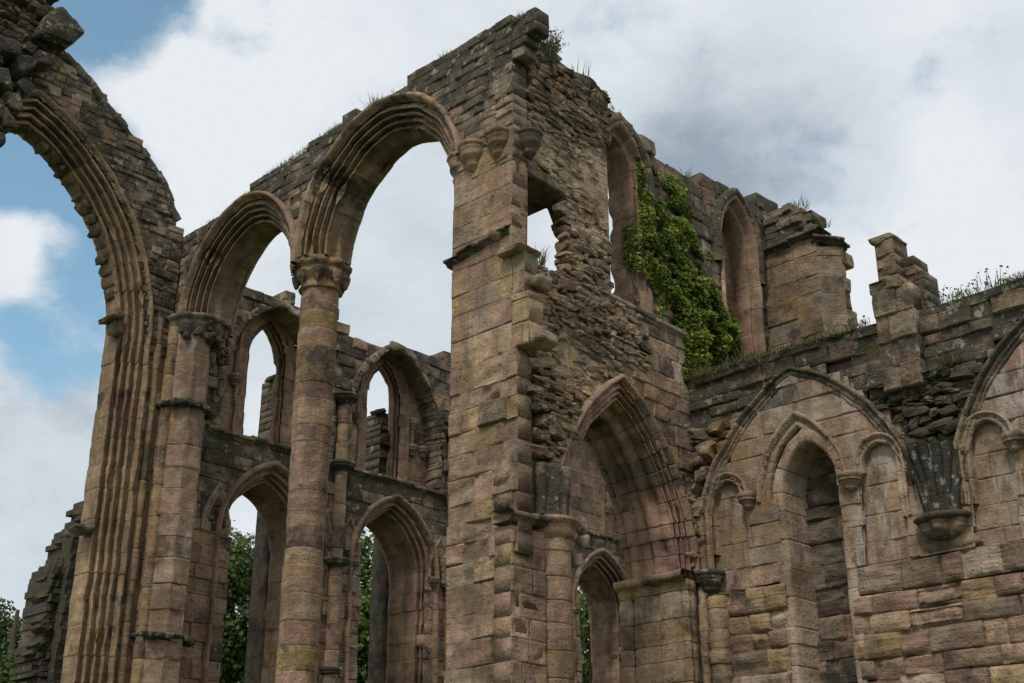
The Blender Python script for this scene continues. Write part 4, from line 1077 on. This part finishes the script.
rubble(mb, FG, keep_c, -5.0, -2.9, 14.2, 16.9, w=(.14, .36), h=(.08, .17), d=(.3, .5), base=lambda u, z: .22 + .12 * math.sin(u * 3 + z * 2), amp=.09, tilt=.22, palette=PC, seed=186)
box(mb, (-5.2, YB - .05, 14.5), (-3.3, YB + 1.0, 16.9), (.14, .115, .085, .6))
lump(mb, FG, -3.12, 15.35, .30, .62, .58, .7, -.2, (.12, .105, .08, .9), R, .08)
for (u, z, n, w_, h_, rt) in ((-3.26, 14.72, .25, .55, .4, .3), (-3.6, 14.45, .25, .55, .42, .5), (-3.52, 14.05, .2, .42, .42, 1.0), (-3.66, 13.65, .22, .42, .5, .2), (-3.70, 13.25, .22, .34, .42, -.1), (-3.78, 12.9, .2, .3, .36, .1), (-3.95, 14.6, .3, .6, .5, .2), (-3.95, 14.0, .25, .5, .55, .1), (-3.92, 13.4, .2, .4, .55, .1), (-4.0, 12.8, .2, .36, .5, 0)):
    lump(mb, FG, u, z, n, w_ * .62, h_ * .62, .42, rt, (.17, .13, .09, .75), R, .08)
own(mb.build('crown_rubble', M_OLD, smooth=False), ga)

# ================================================================== DARK WALL FRAGMENT beyond
df = thing('dark_wall_fragment', 'blackened ragged wall fragment standing beyond the foot of the great arch', 'wall', (.6, 12, 0))
FD = frB(12.); mb = MB()
topD = lambda u: np.interp(u, [-.3, -.02, .02, .06, .10, .16, .34, .40, .62, .70, 1.2, 2.5], [.5, 2.5, 4.6, 5.6, 6.6, 7.0, 7.25, 7.8, 7.95, 8.4, 8.7, 8.8])
ashlar(mb, FD, -.35, 2.2, 0., 9., .9, keep=lambda u, z, R: z < topD(u - .05 + .015 * R.normal()) + .03 * R.normal(), rh=(.10, .18), bl=(.09, .22), palette=pal(dict(DARK=5, PURP=1), .8), seed=191, rel=.025, rough=.02, jd=.04, chip=.4)
own(mb.build('masonry', M_DRK, smooth=False), df)
mb = MB()
ashlar(mb, frB(11.75), .34, .55, 0., 7.6, .4, rh=(.24, .4), bl=(.25, .3), palette=pal(dict(DARK=3, GREY=1.2), .9), seed=192, rel=.03, rough=.02, jd=.04)
R = np.random.default_rng(4)
for i in range(60):
    u = R.uniform(-.1, .9); lump(mb, FD, u + .06, topD(u) - .16 - .1 * R.random(), -.15 - .3 * R.random(), .2, .16, .4, .4 * R.normal(), (.12, .10, .08, .85), R, .1)
own(mb.build('buttress_strip', M_DRK, smooth=False), df)

# ================================================================== PLANTS
def leaves(mb, P, Nn, size, R, asp=1., droop=.0, shade=None):
    n = len(P)
    Nn = Nn / np.maximum(np.linalg.norm(Nn, axis=1, keepdims=True), 1e-6)
    t = np.cross(Nn, R.normal(size=(n, 3))); t /= np.maximum(np.linalg.norm(t, axis=1, keepdims=True), 1e-6)
    b = np.cross(Nn, t)
    s = size * R.uniform(.45, 1.6, (n, 1))
    c = np.stack([P - t * s * asp * .55, P - b * s * .5 + t * s * .05 + Nn * s * .12, P + t * s * asp * .6, P + b * s * .5 + t * s * .05 + Nn * s * .12], 1).reshape(-1, 3)
    tint = np.zeros((n, 4)); tint[:, 3] = np.clip(R.normal(.42, .25, n) if shade is None else shade + R.normal(0, .18, n), 0, 1)
    mb.add(c, np.arange(n * 4).reshape(n, 4), tint=tint)
def ivy(name, label, fr, blobs, n, size, seed, thick=.16, stems=()):
    R = np.random.default_rng(seed); mb = MB()
    P = []; Nn = []; sh = []
    f0 = fr(np.zeros(1), np.zeros(1), np.zeros(1))[0]; nv = fr(np.zeros(1), np.zeros(1), np.ones(1))[0] - f0
    uv = fr(np.ones(1), np.zeros(1), np.zeros(1))[0] - f0
    tot = sum(b[2] * b[3] for b in blobs)
    for (u, z, ru, rz, th) in blobs:
        k = int(n * ru * rz / tot)
        q = R.normal(size=(k, 2)); q /= np.maximum(np.linalg.norm(q, axis=1, keepdims=True), 1e-6); q *= np.sqrt(R.random((k, 1))) * np.clip(1 + .33 * R.normal(size=(k, 1)), 0, 1.3)
        uu = u + ru * q[:, 0]; zz = z + rz * q[:, 1]
        cl = fbm(uu * 3.2, zz * 3.2, seed, 3)
        ok = cl > -.45
        uu, zz, cl = uu[ok], zz[ok], cl[ok]; d = np.clip(1 - np.sum(q[ok] ** 2, 1), .05, 1)
        nn = (th * d ** .6) * (.55 + .6 * (cl + .5)) * R.uniform(.55, 1.05, len(uu)) + .02
        P.append(fr(uu, zz, nn)); k = len(uu)
        Nn.append(nv[None] * 1.0 + np.array([0, 0, .55])[None] + uv[None] * (q[ok][:, :1] * .5) + .55 * R.normal(size=(k, 3)))
        sh.append(np.clip(.40 + .45 * cl, .05, 1))
    P = np.concatenate(P)
    t = thing(name, label, 'ivy', tuple(P.mean(0)))
    leaves(mb, P, np.concatenate(Nn), size, R, shade=np.concatenate(sh))
    own(mb.build('leaves', M_IVY, smooth=False, wob=0), t)
    mb = MB()
    for s_ in stems:
        s_ = np.array(s_, float); tt = np.linspace(0, 1, 30); k = np.linspace(0, 1, len(s_))
        u = np.interp(tt, k, s_[:, 0]) + .05 * vnoise(tt * 9, seed, 1.); z = np.interp(tt, k, s_[:, 1])
        r_ = .028 - .018 * tt; th = np.linspace(0, 2 * PI, 7)
        U = u[:, None] + r_[:, None] * np.cos(th); Nw = .03 + r_[:, None] * np.sin(th) + 0 * U
        ix = np.arange(30 * 7).reshape(30, 7)
        mb.add(fr(U, np.broadcast_to(z[:, None], U.shape), Nw), np.stack([ix[:-1, :-1], ix[:-1, 1:], ix[1:, 1:], ix[1:, :-1]], -1).reshape(-1, 4), tint=(0, 0, 0, .2))
    if stems: own(mb.build('stem', M_BARK, wob=0), t)
    return t
ivy('climbing_ivy', 'thick green ivy climbing the wall between the two high lancets', FB2,
    [(3.22, 11.95, .14, .5, .08), (3.26, 11.3, .18, .6, .14), (3.32, 10.7, .22, .5, .16), (3.38, 11.9, .20, .55, .10), (3.50, 11.35, .26, .55, .16), (3.60, 10.8, .30, .55, .20), (3.72, 10.35, .34, .5, .22), (4.05, 11.75, .36, .45, .12), (4.10, 11.2, .40, .55, .20), (4.15, 10.6, .50, .5, .26), (4.45, 10.15, .62, .55, .38),
     (4.55, 9.7, .72, .55, .46), (4.35, 9.3, .66, .5, .46), (4.9, 9.85, .5, .5, .30), (5.2, 9.5, .42, .42, .24), (4.0, 8.9, .36, .4, .30), (3.9, 8.5, .22, .35, .22), (4.95, 10.75, .12, .4, .06), (4.2, 9.6, .6, .6, .40), (3.2, 11.0, .12, .5, .05), (4.8, 9.15, .6, .3, .40), (5.0, 9.35, .6, .5, .34), (5.25, 9.9, .3, .5, .2), (4.4, 10.9, .3, .4, .12)],
    95000, .047, 201, stems=([(3.9, 8.2), (4.1, 9.5), (3.9, 10.5), (3.6, 11.4), (3.4, 12.3)], [(4.1, 8.2), (4.4, 9.5), (4.2, 10.8), (4.2, 12.0)], [(4.6, 9.), (5.1, 9.8), (4.95, 11.0)]))
ivy('hanging_ivy', 'dark ivy strand dangling inside the first high lancet', frB(.72), [(2.60, 11.2, .06, .5, .04), (2.62, 10.7, .11, .30, .06), (2.58, 11.7, .05, .4, .04)], 700, .06, 202, stems=([(2.56, 12.2), (2.6, 11.2), (2.63, 10.5)],))
ivy('reveal_ivy', 'small ivy spray on the inner side of the first high lancet', lambda u, z, n: np.stack(np.broadcast_arrays(3.06 - n, u, z), -1), [(.35, 10.75, .12, .35, .06), (.28, 10.4, .10, .2, .05)], 500, .06, 203, stems=([(.25, 9.7), (.3, 10.3), (.36, 10.9)],))

def tuft_mesh(kind, seed, n, h, spread):
    R = np.random.default_rng(seed); mb = MB()
    for i in range(n):
        a = R.uniform(0, 2 * PI); r0 = spread * math.sqrt(R.random()) * .6; L = h * R.uniform(.45, 1.1); lean = R.uniform(.1, .65)
        b = np.array([r0 * math.cos(a), r0 * math.sin(a), -.02]); a2 = a + R.normal() * .8
        d = np.array([math.cos(a2) * lean, math.sin(a2) * lean, 1.]); d /= np.linalg.norm(d)
        sd = np.array([-math.sin(a2), math.cos(a2), 0]) * (.005 + .003 * R.random())
        p1 = b + d * L * .55; p2 = b + d * L + np.array([math.cos(a2), math.sin(a2), -.5]) * L * .22 * lean
        mb.add([b - sd, b + sd, p1 + sd * .8, p1 - sd * .8, p2], [[0, 1, 2, 3]], [[3, 2, 4]], tint=(0, 0, 0, R.random()))
        if kind:
            P = np.array([p2, p2 + .02 * R.normal(size=3), p1 + d * L * .3]); leaves(mb, P, R.normal(size=(3, 3)) + np.array([0, 0, .5]), .026, R)
    o = mb.build('plant', M_GRS, smooth=False, wob=0)
    return o
# name, label, category, kind, (x,y,z), blades, height, spread, group
TUFTS = [
 ('grass_tuft', 'dry grass tuft on the wall top right over the larger tall arch', 'grass', 0, (.3, 3.35, 13.22), 70, .34, .22),
 ('grass_tuft', 'short moss-green tuft partway down the sloping arcade top', 'grass', 0, (.3, 5.0, 13.05), 40, .2, .2),
 ('grass_tuft', 'flattened grass on the high wall top left of the spike', 'grass', 0, (.3, 1.55, 13.28), 60, .22, .3),
 ('shrubby_weed', 'bushy brown-green weed in the notch beside the highest spike of masonry', 'weed', 1, (.72, .1, 12.85), 420, .42, .36),
 ('grass_tuft', 'wispy grass on the torn wall top before the first high lancet', 'grass', 0, (1.62, .1, 12.92), 60, .34, .3),
 ('shrubby_weed', 'small weed hanging on the torn rubble between square hole and first high lancet', 'weed', 1, (1.75, -.02, 12.4), 60, .3, .16),
 ('grass_tuft', 'grass growing on the sill of the square hole', 'grass', 0, (.60, .05, 9.38), 60, .34, .14),
 ('grass_tuft', 'pale grass on the wall top above the ivy', 'grass', 0, (4.6, .4, 12.55), 60, .24, .3),
 ('grass_tuft', 'short grass on the broken top of the turret', 'grass', 0, (6.9, -.45, 12.6), 50, .22, .3),
 ('grass_tuft', 'brown grass on the turret cornice slope', 'grass', 0, (6.75, -.95, 12.0), 70, .16, .22),
 ('grass_tuft', 'straw grass along the aisle coping below the turret', 'grass', 0, (4.1, -.95, 8.66), 220, .20, .6),
 ('grass_tuft', 'green tuft on the coping right below the ivy', 'grass', 0, (3.95, -.25, 8.62), 160, .24, .3),
 ('flower_stalks', 'thin dry stalks on the coping between turret and pinnacle stump', 'weed', 1, (4.0, -2.75, 8.66), 22, .22, .3),
 ('flower_stalks', 'thin dry stalks at the sloping foot of the pinnacle stump', 'weed', 1, (4.0, -4.2, 8.66), 22, .2, .25),
 ('flower_stalks', 'tall thin stalks on the coping well beyond the pinnacle stump', 'weed', 1, (4.0, -4.75, 8.66), 26, .24, .4),
 ('moss_cushion', 'green grassy moss hanging in the dark spandrel under the pinnacle stump', 'moss', 0, (3.84, -4.15, 7.75), 160, .16, .25),
 ('grass_tuft', 'grass on the end of the dark wall fragment', 'grass', 0, (.1, 12., 6.9), 60, .3, .3),
 ('shrubby_weed', 'mossy weed on the crown rubble of the great arch', 'weed', 1, (-3.6, 8.1, 16.2), 200, .3, .5),
]
for i, (nm, lb, ct, kd, p, n, h, s_) in enumerate(TUFTS):
    o = tuft_mesh(kd, 300 + i, n, h, s_); o.name = nm; o.data.name = nm
    o.location = p; o['label'] = lb; o['category'] = ct; o['kind'] = 'thing'; o['group'] = 'plants rooted in the ruined wall tops'

def turf(pts, n, h, wd, seed):
    R = np.random.default_rng(seed); p = np.array(pts, float); s = np.concatenate([[0], np.cumsum(np.linalg.norm(np.diff(p, axis=0), axis=1))])
    mb = MB()
    t = R.random(n * 3) * s[-1]; t = t[fbm(t * 1.1, seed, 0.) + .3 * R.normal(size=len(t)) > .15][:n]
    B = np.stack([np.interp(t, s, p[:, i]) for i in range(3)], 1); k = len(t)
    d = p[-1] - p[0]; d[2] = 0; d /= np.linalg.norm(d); q = np.array([-d[1], d[0], 0])
    B += q[None] * R.uniform(-.5, .5, (k, 1)) * wd + np.array([0, 0, 1.])[None] * R.uniform(-.06, .0, (k, 1))
    L = h * R.uniform(.3, 1.2, (k, 1)); a = R.uniform(0, 2 * PI, k); ln = R.uniform(.1, .9, (k, 1))
    D = np.stack([np.cos(a), np.sin(a), 0 * a], 1); T = B + (D * ln + np.array([0, 0, 1.])) * L; S = np.stack([-np.sin(a), np.cos(a), 0 * a], 1) * .006
    V = np.stack([B - S, B + S, T], 1).reshape(-1, 3); tint = np.zeros((k, 4)); tint[:, 3] = R.uniform(0, .9, k)
    mb.add(V, None, np.arange(k * 3).reshape(k, 3), tint=tint)
    o = mb.build('turf', M_GRS, None, smooth=False, wob=0); o['kind'] = 'stuff'
    return o
turf([(3.88, 0, 8.64), (3.88, -9, 8.64)], 6000, .06, .25, 501)['label'] = 'matted grass and moss along the aisle wall coping'
turf([(.08, -.3, 13.1), (.1, 1.2, 13.24), (.1, 3.1, 13.16), (.1, 5, 13.02), (.1, 6.4, 12.86), (.1, 8.2, 12.56)], 5000, .09, .2, 502)['label'] = 'thin grass along the sloping arcade wall top'
turf([(.5, .1, 12.85), (1.2, .1, 12.72), (2.4, .3, 12.95), (3.3, .3, 12.72), (4.4, .3, 12.5), (6.5, .3, 12.8)], 5000, .11, .3, 503)['label'] = 'thin grass along the torn wall top'
# ------------------------------------------------------------------ trees beyond
def tree_meshes(seed, H, Rc, n, mat):
    R = np.random.default_rng(seed)
    mb = MB()
    def limb(p0, p1, r0, r1, k=8):
        t = np.linspace(0, 1, k); c = p0[None] + (p1 - p0)[None] * t[:, None]; c[:, :2] += .12 * np.stack([vnoise(t * 3, seed, 0), vnoise(t * 3, seed, 9.)], 1) * np.sin(t * PI)[:, None] * 2
        th = np.linspace(0, 2 * PI, 8); r = r0 + (r1 - r0) * t
        V = np.stack([c[:, 0][:, None] + r[:, None] * np.cos(th), c[:, 1][:, None] + r[:, None] * np.sin(th), np.broadcast_to(c[:, 2][:, None], (k, 8))], -1)
        ix = np.arange(k * 8).reshape(k, 8); mb.add(V, np.stack([ix[:-1, :-1], ix[:-1, 1:], ix[1:, 1:], ix[1:, :-1]], -1).reshape(-1, 4), tint=(0, 0, 0, .3))
    limb(np.zeros(3), np.array([.2, .1, H * .85]), H * .030, H * .006, 14)
    cl = []
    for i in range(26):
        z = H * R.uniform(.05, .97); a = R.uniform(0, 2 * PI); rr = Rc * math.sqrt(max(.05, 1 - ((z / H - .5) / .56) ** 2)) * R.uniform(.35, .95)
        c = np.array([rr * math.cos(a), rr * math.sin(a), z]); cl.append((c, Rc * R.uniform(.28, .5)))
        limb(np.array([0, 0, z * .62]), c * np.array([.8, .8, 1]), H * .010, H * .003)
    P = []; Nn = []; sh = []
    for c, r in cl:
        k = n // len(cl); d = R.normal(size=(k, 3)); d /= np.linalg.norm(d, axis=1, keepdims=True)
        q = c + d * r * (R.random((k, 1)) ** .4) * np.array([1, 1, .75]) * (1 + .3 * fbm(d[:, 0] * 3 + seed, d[:, 1] * 3, d[:, 2] * 3 + c[2], 2)[:, None])
        P.append(q); Nn.append(d + np.array([0, 0, .6]) + .5 * R.normal(size=(k, 3))); sh.append(np.full(k, R.uniform(.15, .75)))
    mc = MB(); leaves(mc, np.concatenate(P), np.concatenate(Nn), .135, R, shade=np.concatenate(sh))
    crown = mc.build('crown', mat, None, smooth=False, wob=0); trunk = mb.build('trunk', M_BARK, None, wob=0)
    return trunk, crown
kinds = [tree_meshes(401, 13.5, 4.2, 60000, M_TREE), tree_meshes(402, 12.5, 4.8, 60000, M_TREE2), tree_meshes(403, 14.5, 3.8, 60000, M_TREE)]
def fwd(px, dist):      # ground point in the direction of picture column px at picture row 600
    fx, fy = math.cos(AZ), math.sin(AZ); cp, sp_ = math.cos(PITCH), math.sin(PITCH); k = (600 - 341.5) / 1290
    a = cp + sp_ * k; r = (px - 512) / 1290
    dx, dy = fx * a + fy * r, fy * a - fx * r; L_ = math.hypot(dx, dy)
    return -11.197 + dist * dx / L_, -10.718 + dist * dy / L_
TREES = [(16, 60, 2, .90, 'dark tree crown rising beside the blackened wall fragment'),
         (232, 57, 0, 1.0, 'green tree filling the lower window between end pier and round column'),
         (372, 54, 1, 1.06, 'bright green tree filling the lower window between round column and corner pier'),
         (600, 55, 1, 1.12, 'leafy tree seen through the doorway arch')]
first = {}
for i, (px, D_, k, s_, lb) in enumerate(TREES):
    x, y = fwd(px, D_)
    t = thing('broadleaf_tree', lb, 'tree', (x, y, .05), 'trees beyond the ruin')
    s_ *= 1.12; t.scale = (s_, s_, s_); t.rotation_euler = (0, 0, i * 1.7)
    for src in kinds[k]:
        if k not in first or src.name not in first[k]:
            o = src; first.setdefault(k, set()).add(src.name)
        else:
            o = src.copy(); COL.objects.link(o)
        o.parent = t
